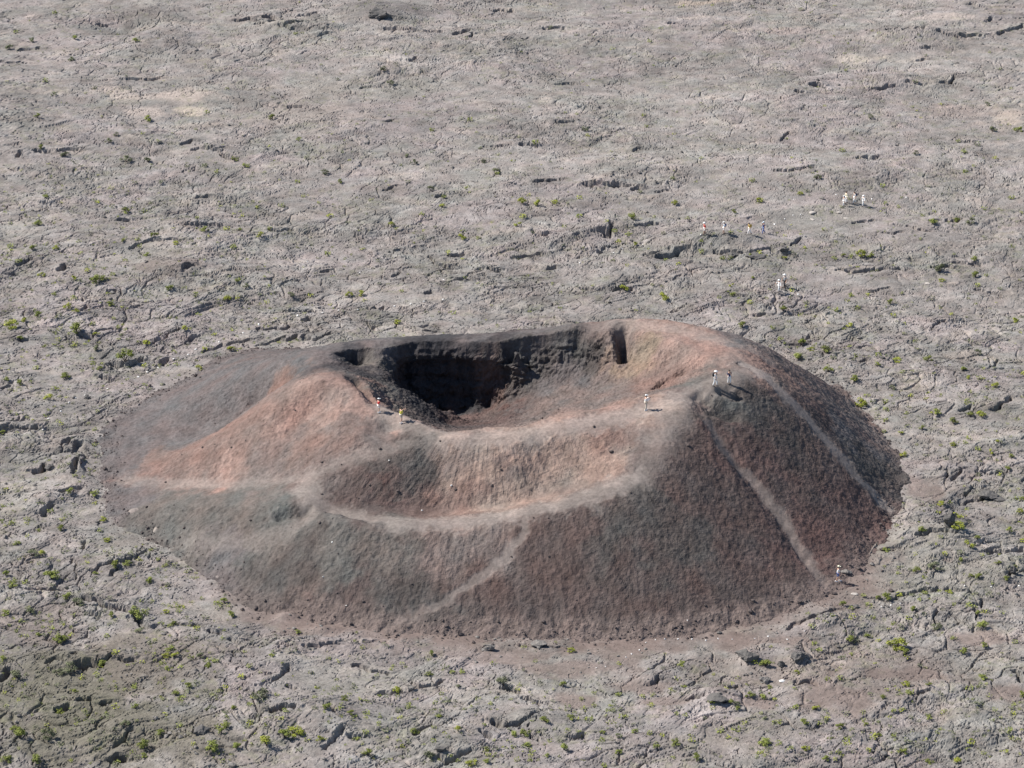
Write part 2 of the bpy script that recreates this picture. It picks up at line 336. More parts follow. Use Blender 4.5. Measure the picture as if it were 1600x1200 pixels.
CCg = 0.55 + 0.45 * flank - 0.35 * PM + 0.5 * pitm
XX, YY, ZZ = GC.X, GC.Y, GC.Z.copy()
wl = pitm * sst(3.2, -1.0, XX) * sst(-12.8, -11.0, XX) * sst(257, 262, YY)
under = sst(8.0, 6.6, ZZ)
def n3(s_, k): return pn(XX / s_, ZZ / s_ * 1.1, k) + pn(YY / s_, ZZ / s_ * 1.1 + 3, k + 1) + .4 * pn(XX / s_, YY / s_, k + 2)
cr = (0.26 * n3(1.7, 400) + 0.22 * n3(.75, 410) + 0.17 * n3(.36, 420)) * (.15 + .85 * sst(-13.2, -11.4, XX)) * pitm * sst(.5, 1.2, slope) * (0.3 + .7 * leftish)
nrm = np.sqrt(1 + slope ** 2)
GC.X = XX - gx / nrm * cr - 0.6 * wl * under * sst(-6, -9, XX); GC.Y = YY - gy / nrm * cr + 1.0 * wl * under; GC.Z = ZZ + cr * .4
conemask = inside(XX, YY, [(bc[0] + (x - bc[0]) * 1.07, bc[1] + (y - bc[1]) * 1.07) for x, y in BASE_W])

# ================================================================= THE LAVA PLAIN
def spaced(lo, hi, s, out_lo, out_hi, g=1.10, mx=60):
    c = list(np.arange(lo, hi, s)); st = s
    while c[-1] < out_hi: st = min(st * (g if c[-1] < hi + 26 else 1.12), mx); c.append(c[-1] + st)
    st = s
    while c[0] > out_lo: st = min(st * (g if c[0] > lo - 26 else 1.12), mx); c.insert(0, c[0] - st)
    return np.array(c)
xs = spaced(-60, 60, 0.112, -900, 900, 1.012)
ya = list(np.arange(192, 290, 0.13)); st = 0.13
while ya[-1] < 425: st = min(st * 1.003, 0.28); ya.append(ya[-1] + st)
while ya[-1] < 2600: st = min(st * 1.10, 60); ya.append(ya[-1] + st)
st = 0.15
while ya[0] > -500: st = min(st * 1.10, 60); ya.insert(0, ya[0] - st)
GG = Grid(xs, np.array(ya)); X, Y = GG.X, GG.Y
fade = (1 - sst(100, 300, np.abs(X))) * (1 - sst(440, 700, Y)) * sst(60, 180, Y)
X = X.astype(np.float64)
ca, sa = math.cos(R(28)), math.sin(R(28))
U = (X * ca + Y * sa); V = (-X * sa + Y * ca)              # the flow's grain runs away to the right
wu = U + 2.6 * fbm(U / 11, V / 8, 3, 101); wv = V + 2.2 * fbm(U / 9, V / 7, 3, 111)
big = 0.9 * fbm(X / 55, Y / 45, 3, 121)
m1 = sst(-0.25, 0.45, fbm(X / 24, Y / 20, 3, 131))           # rough / smooth provinces
m2 = sst(-0.15, 0.4, fbm(X / 17, Y / 15, 3, 141))
m3 = sst(-0.2, 0.35, fbm(X / 13, Y / 11, 3, 151))
n = fbm(wu / 13, wv / 6.5, 4, 161)
t = n * 3.4; fr = t - np.floor(t)
ter = (np.floor(t) + sst(0.0, 0.07, fr)) * 0.20 + 0.10 * fr
hgt = big + ter * (0.25 + 0.75 * m1)
n = fbm(wu / 4.5, wv / 2.6, 3, 171); t = n * 2.2; fr = t - np.floor(t)
hgt += ((np.floor(t) + sst(0.0, 0.10, fr)) * 0.11 + 0.04 * fr) * (0.25 + 0.75 * m2)
f1, f2, cid, ox, oy = vor(wu / 4.2, wv / 2.6, 181)
tilt = (_rv[cid, 2] - .5) * ox + (_rv[cid, 3] - .5) * oy
edge = f2 - f1
hgt += (0.20 * tilt - 0.30 * np.exp(-(edge / 0.045) ** 2)) * m3
f1, f2, cid2, ox, oy = vor(wu / 1.5 + 7, wv / 1.0, 191)
hgt += (0.12 * ((_rv[cid2, 2] - .5) * ox + (_rv[cid2, 3] - .5) * oy) + 0.03 * (_rv[cid2, 2] - .5) - 0.06 * np.exp(-((f2 - f1) / 0.08) ** 2)) * (0.25 + 0.75 * m2 * m1)
hgt += 0.035 * (1 - np.abs(fbm(wu / 1.1, wv / 0.42, 2, 201)) * 2) * m3 * (1 - m1 * .5)
hgt += (0.020 * fbm(X / 0.42, Y / 0.36, 2, 215)) * (.15 + m2 * m1) + 0.05 * fbm(X / 0.9, Y / 0.9, 4, 211, .55) * (0.18 + m1) + .10 * np.maximum(fbm(X / 1.6, Y / 1.1, 4, 213, .65) - .15, 0) * (.05 + m1) 
del f1, f2, ox, oy, wu, wv, n, t, fr
wu2 = U + 1.5 * fbm(U / 5, V / 5, 4, 501, .6); wv2 = V + 1.5 * fbm(U / 5, V / 5, 4, 511, .6)
for sc_, an, dp_, wd_, sd_, th_ in ((7.0, .45, .34, .020, 521, .05), (3.2, .5, .22, .035, 531, .0), (1.7, .55, .12, .06, 541, -.1)):
    r_ = np.abs(fbm(wu2 / sc_, wv2 / (sc_ * an), 2, sd_)); mk = sst(th_, th_ + .3, fbm(X / (sc_ * 1.3), Y / (sc_ * 1.1), 2, sd_ + 5))
    hgt -= dp_ * np.exp(-(r_ / wd_) ** 2) * mk
del wu2, wv2, r_, mk
hgt = big + (hgt - big) * .95 * (1 - .32 * sst(285, 350, Y))
hgt = hgt * fade
for px, py, rx, ry, ff in [(1320,352,120,20,.8),(1440,375,80,18,.75),(1350,440,110,18,.6),(1180,500,80,16,.6),(960,470,90,18,.5),(600,465,110,14,.55),(1010,300,80,12,.5),(480,120,110,24,.5),(1050,70,130,16,.5),(290,160,70,18,.6),(1480,90,90,16,.5),(560,1060,140,36,.5),(30,730,60,30,.5),(1450,930,110,26,.45),(300,960,90,30,.4)]:
    x, y = W(px, py); s_q = mscale(py); D = np.hypot((X - x) / (rx / s_q), (Y - y) / (ry / s_q / .45)); hgt = hgt * (1 - ff * (1 - sst(.6, 1.2, D)))
# named mounds and hollows: px, py, rx(px), ry(px), height
MOUNDS = [(1130,385,75,14,1.6),(590,25,75,25,1.6),(1172,1035,30,14,.9),(1245,1035,28,14,.8),(1120,1095,45,12,.9),(780,1010,45,10,.6),(860,1012,25,7,.6),(265,425,50,14,.7),(165,385,40,12,.6),(500,1130,60,22,.8),
  (110,735,25,22,.8),(60,785,40,14,.7),(1440,375,70,16,.6),(230,215,60,10,.5),(700,1160,60,20,.6),(1080,1030,45,16,.5),(1000,1060,45,14,.5),(1290,980,50,14,.6),(1480,840,60,20,.6),(340,1010,60,25,.5),(40,930,60,12,.7),(120,1035,60,10,.7),(850,1130,40,14,.5),(1420,60,70,10,1.2),(1400,125,50,10,.9),(190,40,45,14,-1.6),(440,45,60,10,1.),(330,235,60,10,.6)]
for px, py, rx, ry, hh in MOUNDS:
    x, y = W(px, py); s = mscale(py); ax = rx / s; ay = ry / s / 0.43
    D = np.hypot((X - x) / ax, (Y - y) / ay); hgt += hh * np.exp(-(D ** 2) * 1.1) * (0.9 + 0.0 * D)
CR = '''5|17,926;22,926;45,927;65,924;95,922 6|130,942;145,946;160,952;180,954;200,963 10|212,970;225,978;230,986 3|130,962;157,966 5|345,925;350,933;362,942;370,955;385,968;400,974 3|270,978;300,982;318,990 5|328,995;347,1000 4|362,1008;370,1015 4|75,1042;85,1038;100,1041 8|118,1050;140,1046;155,1048;172,1036 6|187,1040;210,1039 7|0,1066;13,1053
3|145,897;160,890;172,886 2.5|175,905;183,890 3|185,884;205,878;222,868;230,860 2|117,905;118,890;112,875 5|130,848;133,858 7|68,803;84,792 7|12,678;35,676;57,673 9|0,680;8,682 8|115,748;118,735;123,722;134,717;127,706;125,697 5|125,697;112,708 5|98,697;120,688 9|57,738;68,737;70,730 3|93,778;110,770;125,766 4|150,778;165,785
10|172,1188;180,1182;193,1186 4|180,1170;205,1152 8|88,1117;95,1120;103,1113 6|125,1105;145,1102 6|158,1110;175,1106 7|422,1128;445,1125;462,1127 3|515,1117;522,1128;530,1140 3|508,1178;525,1165;538,1150 4|545,1162;570,1161 3|595,1090;615,1087;633,1087 3|640,1085;665,1077;690,1068 3|645,1067;648,1080 4|550,1037;565,1045;585,1050;605,1054 2|475,1020;500,1018 2|505,1015;530,1012 3|568,1004;605,1004 4|445,1050;443,1060;432,1075 5|448,1080;460,1086 3|672,1008;675,1000 3|730,1002;760,1003;790,1001 5|745,1016;760,1013
4|650,1155;670,1140 8|772,1132;785,1140;805,1137;820,1132 4|825,1130;840,1120 6|752,1150;768,1157 6|687,1190;705,1193;720,1189;732,1180 4|838,1008;860,1012;882,1015 3|888,1155;915,1156 4|790,1075;810,1085 5|825,1095;840,1103 3|1015,1072;1035,1065 3|1075,1100;1100,1100 3|1120,1108;1138,1109 5|1140,1090;1150,1082
7|1230,984;1245,977;1258,973 6|1267,972;1285,962;1300,957;1318,950 3|1165,987;1180,983 4|1372,883;1385,873 5|1393,861;1403,855 3|1318,909;1345,909;1360,900;1372,896 4|1355,935;1375,936;1395,937;1410,928;1430,923;1445,921 3|1450,922;1475,923;1500,926;1520,926;1535,936 3|1535,940;1533,950 3|1500,948;1520,950 3|1460,975;1463,965;1466,955 4|1435,843;1455,838;1475,842;1490,843 6|1545,863;1575,863;1600,861 4|1590,898;1600,897 4|1575,908;1588,895;1580,880 4|1245,1077;1260,1075;1275,1079 4|1435,1092;1450,1088;1455,1090 5|1585,1062;1598,1075 2|1550,1000;1590,1003 4|1522,958;1524,975
4|1525,742;1545,744;1565,743 5|1487,750;1500,738 4|1478,745;1480,738 3|1508,775;1518,765 2|1500,785;1525,780;1540,775;1550,772 5|1553,645;1570,635;1580,625 4|1500,643;1520,640 3|1455,346;1475,346;1500,344 2|1400,352;1425,357;1450,365 5|1458,416;1475,414;1490,416 4|1490,410;1500,408;1530,411 2.5|1305,424;1350,425;1365,421;1400,420;1415,421 2|1360,453;1390,449 3|1525,446;1545,450;1565,457 2.5|1255,523;1265,516 2.5|1455,510;1475,497 2|1378,367;1390,368;1410,367 3|1238,390;1250,378 2|1333,350;1350,346;1365,345 2|1330,568;1355,567 2|1550,573;1560,560
3|1005,405;1020,402;1030,400 9|1030,407;1050,405;1058,398 3|1060,398;1080,396 4|1115,399;1145,402;1170,402;1200,397;1220,402;1235,402 9|935,368;950,370;955,360 3|990,362;1010,357;1030,354 5|960,452;985,450 3|910,451;925,452 4|1178,493;1195,491 2|1050,483;1065,481 2|1150,461;1180,471 2|1050,440;1062,430 5|910,296;925,297 3|955,296;965,295 5|988,300;1000,298 2|1025,303;1045,300 3|1205,277;1240,277;1270,273 4|938,393;950,393
2|600,295;620,290 2|755,232;785,230 4|815,228;840,229 3|870,195;895,192 2|950,205;980,196 4|835,291;875,287 3|910,297;960,295;1000,297 5|700,397;725,394 8|765,420;780,422 8|855,419;865,419 3|800,400;830,398;845,398 4|832,370;845,375;858,374 3|672,400;680,415;695,418 2|645,383;665,382 2|705,440;740,441 6|685,310;695,308
4|290,361;312,358;330,357;345,358 3|30,415;45,409 6|95,430;100,420 2|10,430;30,428 6|170,462;178,462 4|240,535;252,528;265,523;280,519 5|125,525;140,528 4|30,535;45,533 3|142,529;158,518;175,513 2|290,533;310,525 3|320,550;345,542;370,537;390,533 8|305,572;320,562 7|178,568;190,570 7|205,571;220,560 5|253,565;260,558 7|160,587;175,592 2|125,492;137,485 3|205,395;220,388;240,382;280,383 6|185,345;200,345 5|285,430;305,427
4|420,362;440,363;455,363 4|400,542;420,537;445,530 6|450,533;465,530 3|475,532;500,530;515,525 3|405,515;440,516;455,510 5|472,498;485,495 2|425,488;460,487;490,484 2|575,482;600,480 2|660,515;680,514 3|665,460;675,457 4|500,420;510,419 2|615,430;625,422 5|310,312;325,311
7|408,30;425,28;430,33 6|420,40;428,38 4|400,40;412,42 3|435,48;460,52 5|450,47;472,43 5|500,60;512,57 2|468,25;495,22 5|595,38;610,36 3|600,48;650,49;690,52 5|710,55;730,51 5|735,60;740,55 2.5|775,14;800,14 4|640,99;650,95 3|565,136;580,134 2|600,197;615,191 2|450,165;470,165 5|853,45;880,44 4|1045,40;1055,40 2|870,130;895,129 2|900,167;940,166 2|990,238;1000,235
4|200,122;225,120;250,119 5|370,33;390,30;400,35 3|30,74;60,71 2|0,95;40,96 4|55,236;75,238 5|90,236;120,234 5|28,245;30,240 5|300,235;330,234 4|333,236;350,242;362,247 4|285,222;300,218 3|155,33;170,32 5|1385,54;1400,54 3|1410,60;1440,60 3|1460,62;1495,64 5|1500,62;1530,61 4|1560,57;1600,42 3|1442,79;1455,78 2|1435,95;1445,92 2|1415,130;1440,130 6|1468,130;1485,129;1490,119 4|1360,138;1400,133 5|1265,135;1285,134 3|1340,255;1375,251 3|1220,222;1230,213 2|1390,235;1405,234 2|1510,224;1535,225 5|1542,38;1548,33 5|1518,10;1530,15 5|1245,147;1255,149'''
GG.Z = hgt
jit = 0.5 * fbm(X / 1.3, Y / 1.3, 3, 221); jit2 = 0.5 * fbm(X / 1.3, Y / 1.3, 3, 225); jw = 1 / np.clip(1 + 0.9 * pn(X / 2.1, Y / 2.1, 229), .45, 1.8)
for tkn in CR.split():
    wpx, pl = tkn.split('|'); wpx = float(wpx)
    pp = [tuple(map(float, q.split(','))) for q in pl.split(';')]
    s = mscale(pp[0][1]); dp = 0.18 + wpx / s * 1.25; hw = 0.09 + wpx / s * 0.34
    # break straight runs with small kinks
    q = []
    for a, b in zip(pp[:-1], pp[1:]):
        k = max(1, int(math.hypot(b[0] - a[0], b[1] - a[1]) / 7))
        for j in range(k):
            q.append((a[0] + (b[0] - a[0]) * j / k + (random.uniform(-1, 1) if j else 0), a[1] + (b[1] - a[1]) * j / k + (random.uniform(-1.3, 1.3) if j else 0)))
    q.append(pp[-1]); q = [W(*c) for c in q]
    x0 = min(c[0] for c in q) - 4; x1 = max(c[0] for c in q) + 4; y0 = min(c[1] for c in q) - 4; y1 = max(c[1] for c in q) + 4
    i0, i1 = np.searchsorted(GG.xs, [x0, x1]); j0, j1 = np.searchsorted(GG.ys, [y0, y1])
    if i1 - i0 < 3 or j1 - j0 < 3: continue
    sub = Grid(GG.xs[i0:i1], GG.ys[j0:j1]); sub.X = sub.X + jit[j0:j1, i0:i1] * .55; sub.Y = sub.Y + jit2[j0:j1, i0:i1] * .7; D = seg_dist(sub, q, 4); jj = jw[j0:j1, i0:i1]
    # far lip stands a little higher than the near one
    cx = np.array(q); yc = np.interp(sub.X, *(lambda o: (cx[o, 0], cx[o, 1]))(np.argsort(cx[:, 0])))
    far = sst(-0.1, 0.25, sub.Y - yc)
    GG.Z[j0:j1, i0:i1] += -dp * np.exp(-(D * jj / hw) ** 4) + far * 0.4 * dp * np.exp(-(D / 1.6) ** 2)

# soil and cinder dust spread round the foot of the cone
DB = seg_dist(GG, BASE_W, 14, True)
inb = inside(X, Y, BASE_W) & (DB < 900) | inside(X, Y, BASE_W)
sdb = np.where(inb, -DB, DB)
nz = fbm(X / 3.2, Y / 3.2, 4, 231)
kb = sst(0, 14, sdb); GG.Z -= big * fade * (1 - kb); big = big * kb
kk = (1 - sst(1.5, 6, sdb)); GG.Z = GG.Z * (1 - kk) + np.maximum(GG.Z, -.05) * kk
front = sst(246, 228, Y) * sst(-34, -20, X)
soil = (1 - sst(0.2, 1.0 + 5.0 * front, sdb + 2.2 * nz)) * (0.08 + .92 * front)
SOILS = [(620,992,60,8),(700,1003,70,9),(800,1025,90,14),(900,1045,90,14),(960,1025,60,16),(1080,993,120,10),(1200,975,80,14),(1290,945,45,14),(1340,905,20,30),(1150,1001,120,7),(900,1095,45,12),(1010,1075,50,10),(1310,1100,60,22),(1440,765,22,22),(1465,780,15,30),(1480,870,10,8),(1180,1105,60,7),(1400,1060,90,10),(1540,1000,50,10),(480,985,50,14),(420,958,30,12),(1050,1100,40,8),(1560,1090,40,12),(1395,795,14,8)]
for px, py, rx, ry in SOILS:
    x, y = W(px, py); s = mscale(py); D = np.hypot((X - x) / (rx / s), (Y - y) / (ry / s / .47))
    soil = np.maximum(soil, 0.74 * (1 - sst(0.55, 1.25, D + 0.55 * nz)))
rel = GG.Z - big * fade
soil = soil * (1 - 0.65 * sst(0.15, 0.6, rel))
GG.Z = GG.Z * (1 - 0.80 * soil) + soil * (0.8 * big * fade + 0.03 * nz)
GG.Z = np.where(sdb < 0, GG.Z * (1 - sst(-0.3, 1.2, -sdb)) - .12 * sst(0, 1, -sdb), GG.Z); GG.Z = np.where(sdb < 0, GG.Z + (-3.2 - GG.Z) * sst(3.0, 6.5, -sdb), GG.Z)
# let the plain settle gently to the foot of the cone so that the contact stays where it is
near = 1 - sst(0.0, 2.4 + 2.5 * front, np.abs(sdb) + .8 * nz); GG.Z -= near * 0.8 * GG.Z * (sdb > 0)

# colours of the plain
A = lambda *c: np.array(c)
g1 = fbm(X / 30, Y / 24, 4, 241)[..., None]; g2 = fbm(X / 7, Y / 6, 4, 251)[..., None]; g3 = fbm(X / 2.0, Y / 1.6, 3, 261)[..., None]
CG = A(.224, .201, .185) * np.ones(X.shape + (1,))
def blend(C, c, f): return C * (1 - f) + A(*c) * f
def nzc(a, b, n): return sst(a, b, n)
CG = blend(CG, (.222, .193, .183), 0.8 * nzc(-.05, .5, g1 + 0.4 * g2))
CG = blend(CG, (.195, .188, .166), 0.5 * nzc(.0, .5, fbm(X / 12, Y / 9, 4, 271)[..., None]))
CG = blend(CG, (.160, .147, .134), 0.45 * nzc(.1, .6, fbm(X / 5, Y / 4, 4, 281)[..., None]))
CG = blend(CG, (.29, .255, .220), 0.45 * nzc(.28, .75, fbm(X / 8, Y / 4, 4, 291)[..., None]))
CG *= 1 + 0.12 * fbm(X / 40 + .3 * Y / 40, Y / 12, 4, 245)[..., None]
CG *= 1 + 0.17 * g2 + 0.19 * g3; CG = CG * (1 + (fbm(X / 3.3, Y / 2.6, 4, 263, .6)[..., None]) * A(.04, -.005, -.02))
CG *= (1 + 0.22 * (_rv[cid, 3] - 0.5) * m3 + 0.16 * (_rv[cid2, 3] - .5) * m2)[..., None]
PATCH = [(175,142,34,10,(.37,.31,.27),.7),(205,155,34,9,(.38,.32,.27),.7),(232,175,30,10,(.37,.31,.27),.65),(290,150,50,16,(.36,.30,.26),.75),(305,172,30,8,(.40,.34,.28),.8),(225,160,60,8,(.165,.16,.145),.5),(120,75,40,8,(.28,.24,.21),.4),(1335,92,40,9,(.38,.33,.28),.7),(1480,32,45,10,(.33,.28,.25),.75),(1095,3,60,5,(.32,.26,.21),.7),(1150,48,70,6,(.28,.235,.21),.6),(1235,50,50,7,(.27,.22,.2),.6),(1572,182,24,24,(.36,.30,.25),.7),(1500,170,70,14,(.25,.2,.18),.5),
  (220,20,45,12,(.13,.115,.105),.7),(590,22,80,25,(.115,.105,.10),.65),(265,422,60,16,(.15,.115,.10),.5),(100,1085,150,60,(.125,.115,.088),.85),(240,1040,110,38,(.150,.128,.108),.75),(180,1150,180,45,(.125,.115,.088),.8),(60,980,90,30,(.175,.145,.128),.55),(1300,1060,200,50,(.17,.135,.115),.5),(1180,1150,90,30,(.18,.155,.135),.4),(300,1170,120,30,(.16,.14,.118),.5),(470,175,110,30,(.25,.21,.185),.45),(500,140,60,16,(.28,.24,.205),.35),(1300,335,70,14,(.22,.205,.18),.6),(1250,340,60,9,(.20,.19,.172),.6),(1140,385,100,16,(.15,.142,.13),.55),(90,640,60,25,(.165,.155,.142),.4),(230,810,35,7,(.30,.25,.225),.85),(245,832,10,6,(.34,.29,.25),.85),(1440,370,110,20,(.20,.178,.165),.4),(790,85,30,8,(.14,.13,.12),.5),(640,140,60,20,(.155,.148,.128),.4),(1080,1180,120,25,(.19,.17,.15),.4),(550,1070,120,35,(.225,.215,.188),.5),(1450,880,150,60,(.185,.18,.155),.45),(850,1140,80,25,(.15,.145,.13),.5),(1480,800,30,35,(.12,.115,.11),.5)]
for px, py, rx, ry, c, f in PATCH:
    x, y = W(px, py); s = mscale(py); D = np.hypot((X - x) / (rx / s), (Y - y) / (ry / s / .45))
    ff = f * (1 - sst(0.5, 1.3, D + 0.5 * nz)); CG = blend(CG, c, ff[..., None] if ff.ndim == 2 else ff)
soilc = A(.160, .124, .109) * (1 + 0.12 * g2 + 0.08 * g3)
CG = CG * (1 - soil[..., None]) + soilc * soil[..., None]
# grey-green lichen film
lf = (0.28 * sst(0.05, 0.6, fbm(X / 6, Y / 5, 4, 301)) * sst(-0.1, 0.4, fbm(X / .9, Y / .8, 3, 303)) * (1 - soil))[..., None]
CG = blend(CG, (.165, .170, .095), lf)
GRg = 0.9 - 0.6 * soil
# the pale outcrop that shows through the foot of the cone
for px, py, rx, ry, hh in [(215,808,30,7,.9),(246,832,11,6,.8),(345,902,10,5,.5),(455,965,25,7,.5),(510,985,25,5,.4)]:
    x, y = W(px, py); s = mscale(py); D = np.hypot((X - x) / (rx / s), (Y - y) / (ry / s / .45)); GG.Z += hh * np.exp(-D ** 2 * 1.3) * (1 + .5 * nz)

nzt = fbm(X / 9, Y / 7, 3, 341); rubm = np.clip(.12 + .9 * m1 * sst(-.1, .6, fbm(X / 6, Y / 5, 3, 351)), 0, 1) * (1 - .6 * soil)
ny, nx = X.shape
allq = np.ones((ny - 1, nx - 1), bool)
hide = (sdb < -9)
keep = allq & ~(hide[:-1, :-1] & hide[1:, 1:])
sf = soil; frontpath = (sf > 0.62) & (Y < 240) & (sdb > -1.5) & (X > -20) & (X < 36) & (sdb < 9)
#
kp = frontpath[:-1, :-1] & keep
lava = grid_mesh('lava_ground', GG, M_LAVA, keep & ~kp, CG, False, GRg)
p = grid_mesh('path', GG, M_LAVA, kp, CG, False, GRg)

def samp(Gs, A, X_, Y_):
    i = np.clip(np.searchsorted(Gs.xs, X_) - 1, 0, len(Gs.xs) - 2); j = np.clip(np.searchsorted(Gs.ys, Y_) - 1, 0, len(Gs.ys) - 2)
    return np.minimum(np.minimum(A[j, i], A[j, i + 1]), np.minimum(A[j + 1, i], A[j + 1, i + 1]))
conemask &= GC.Z > samp(GG, GG.Z, GC.X, GC.Y) - 0.22
kc = conemask[:-1, :-1] | conemask[1:, 1:] | conemask[1:, :-1] | conemask[:-1, 1:]
kpath = (PM > 0.55)[:-1, :-1] & kc
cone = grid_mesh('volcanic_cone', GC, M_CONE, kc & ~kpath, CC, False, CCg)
p = grid_mesh('path', GC, M_CONE, kpath, CC, False, CCg)

def surf(px, py):
    """ground or cone point seen at this spot"""
    best = None
    for G, box in ((GC, True), (GG, False)):
        x, y = hit(G, px, py)
        if box:
            if not (XS[0] < x < XS[-1] and YS[0] < y < YS[-1]): continue
            z = G.at(x, y)
            if z < GG.at(x, y): continue
        z = G.at(x, y)
        if best is None or y < best[1] - .01: best = (x, y, z)
    return best
def top(x, y):
    z = GG.at(x, y)
    if XS[0] < x < XS[-1] and YS[0] < y < YS[-1]: z = max(z, GC.at(x, y))
    return z

def tag(o, label, cat, group=None, kind=None):
    if label: o['label'] = label
    if cat: o['category'] = cat
    if group: o['group'] = group
    if kind: o['kind'] = kind
    return o
def mesh_from(name, V, Fc, mats, mi=None, smooth=False):
    me = bpy.data.meshes.new(name); me.from_pydata(V, [], Fc)
    for mm in mats: me.materials.append(mm)
    if mi is not None: me.polygons.foreach_set('material_index', np.array(mi, np.int32))
    if smooth: me.polygons.foreach_set('use_smooth', np.ones(len(Fc), bool))
    me.update(); return me

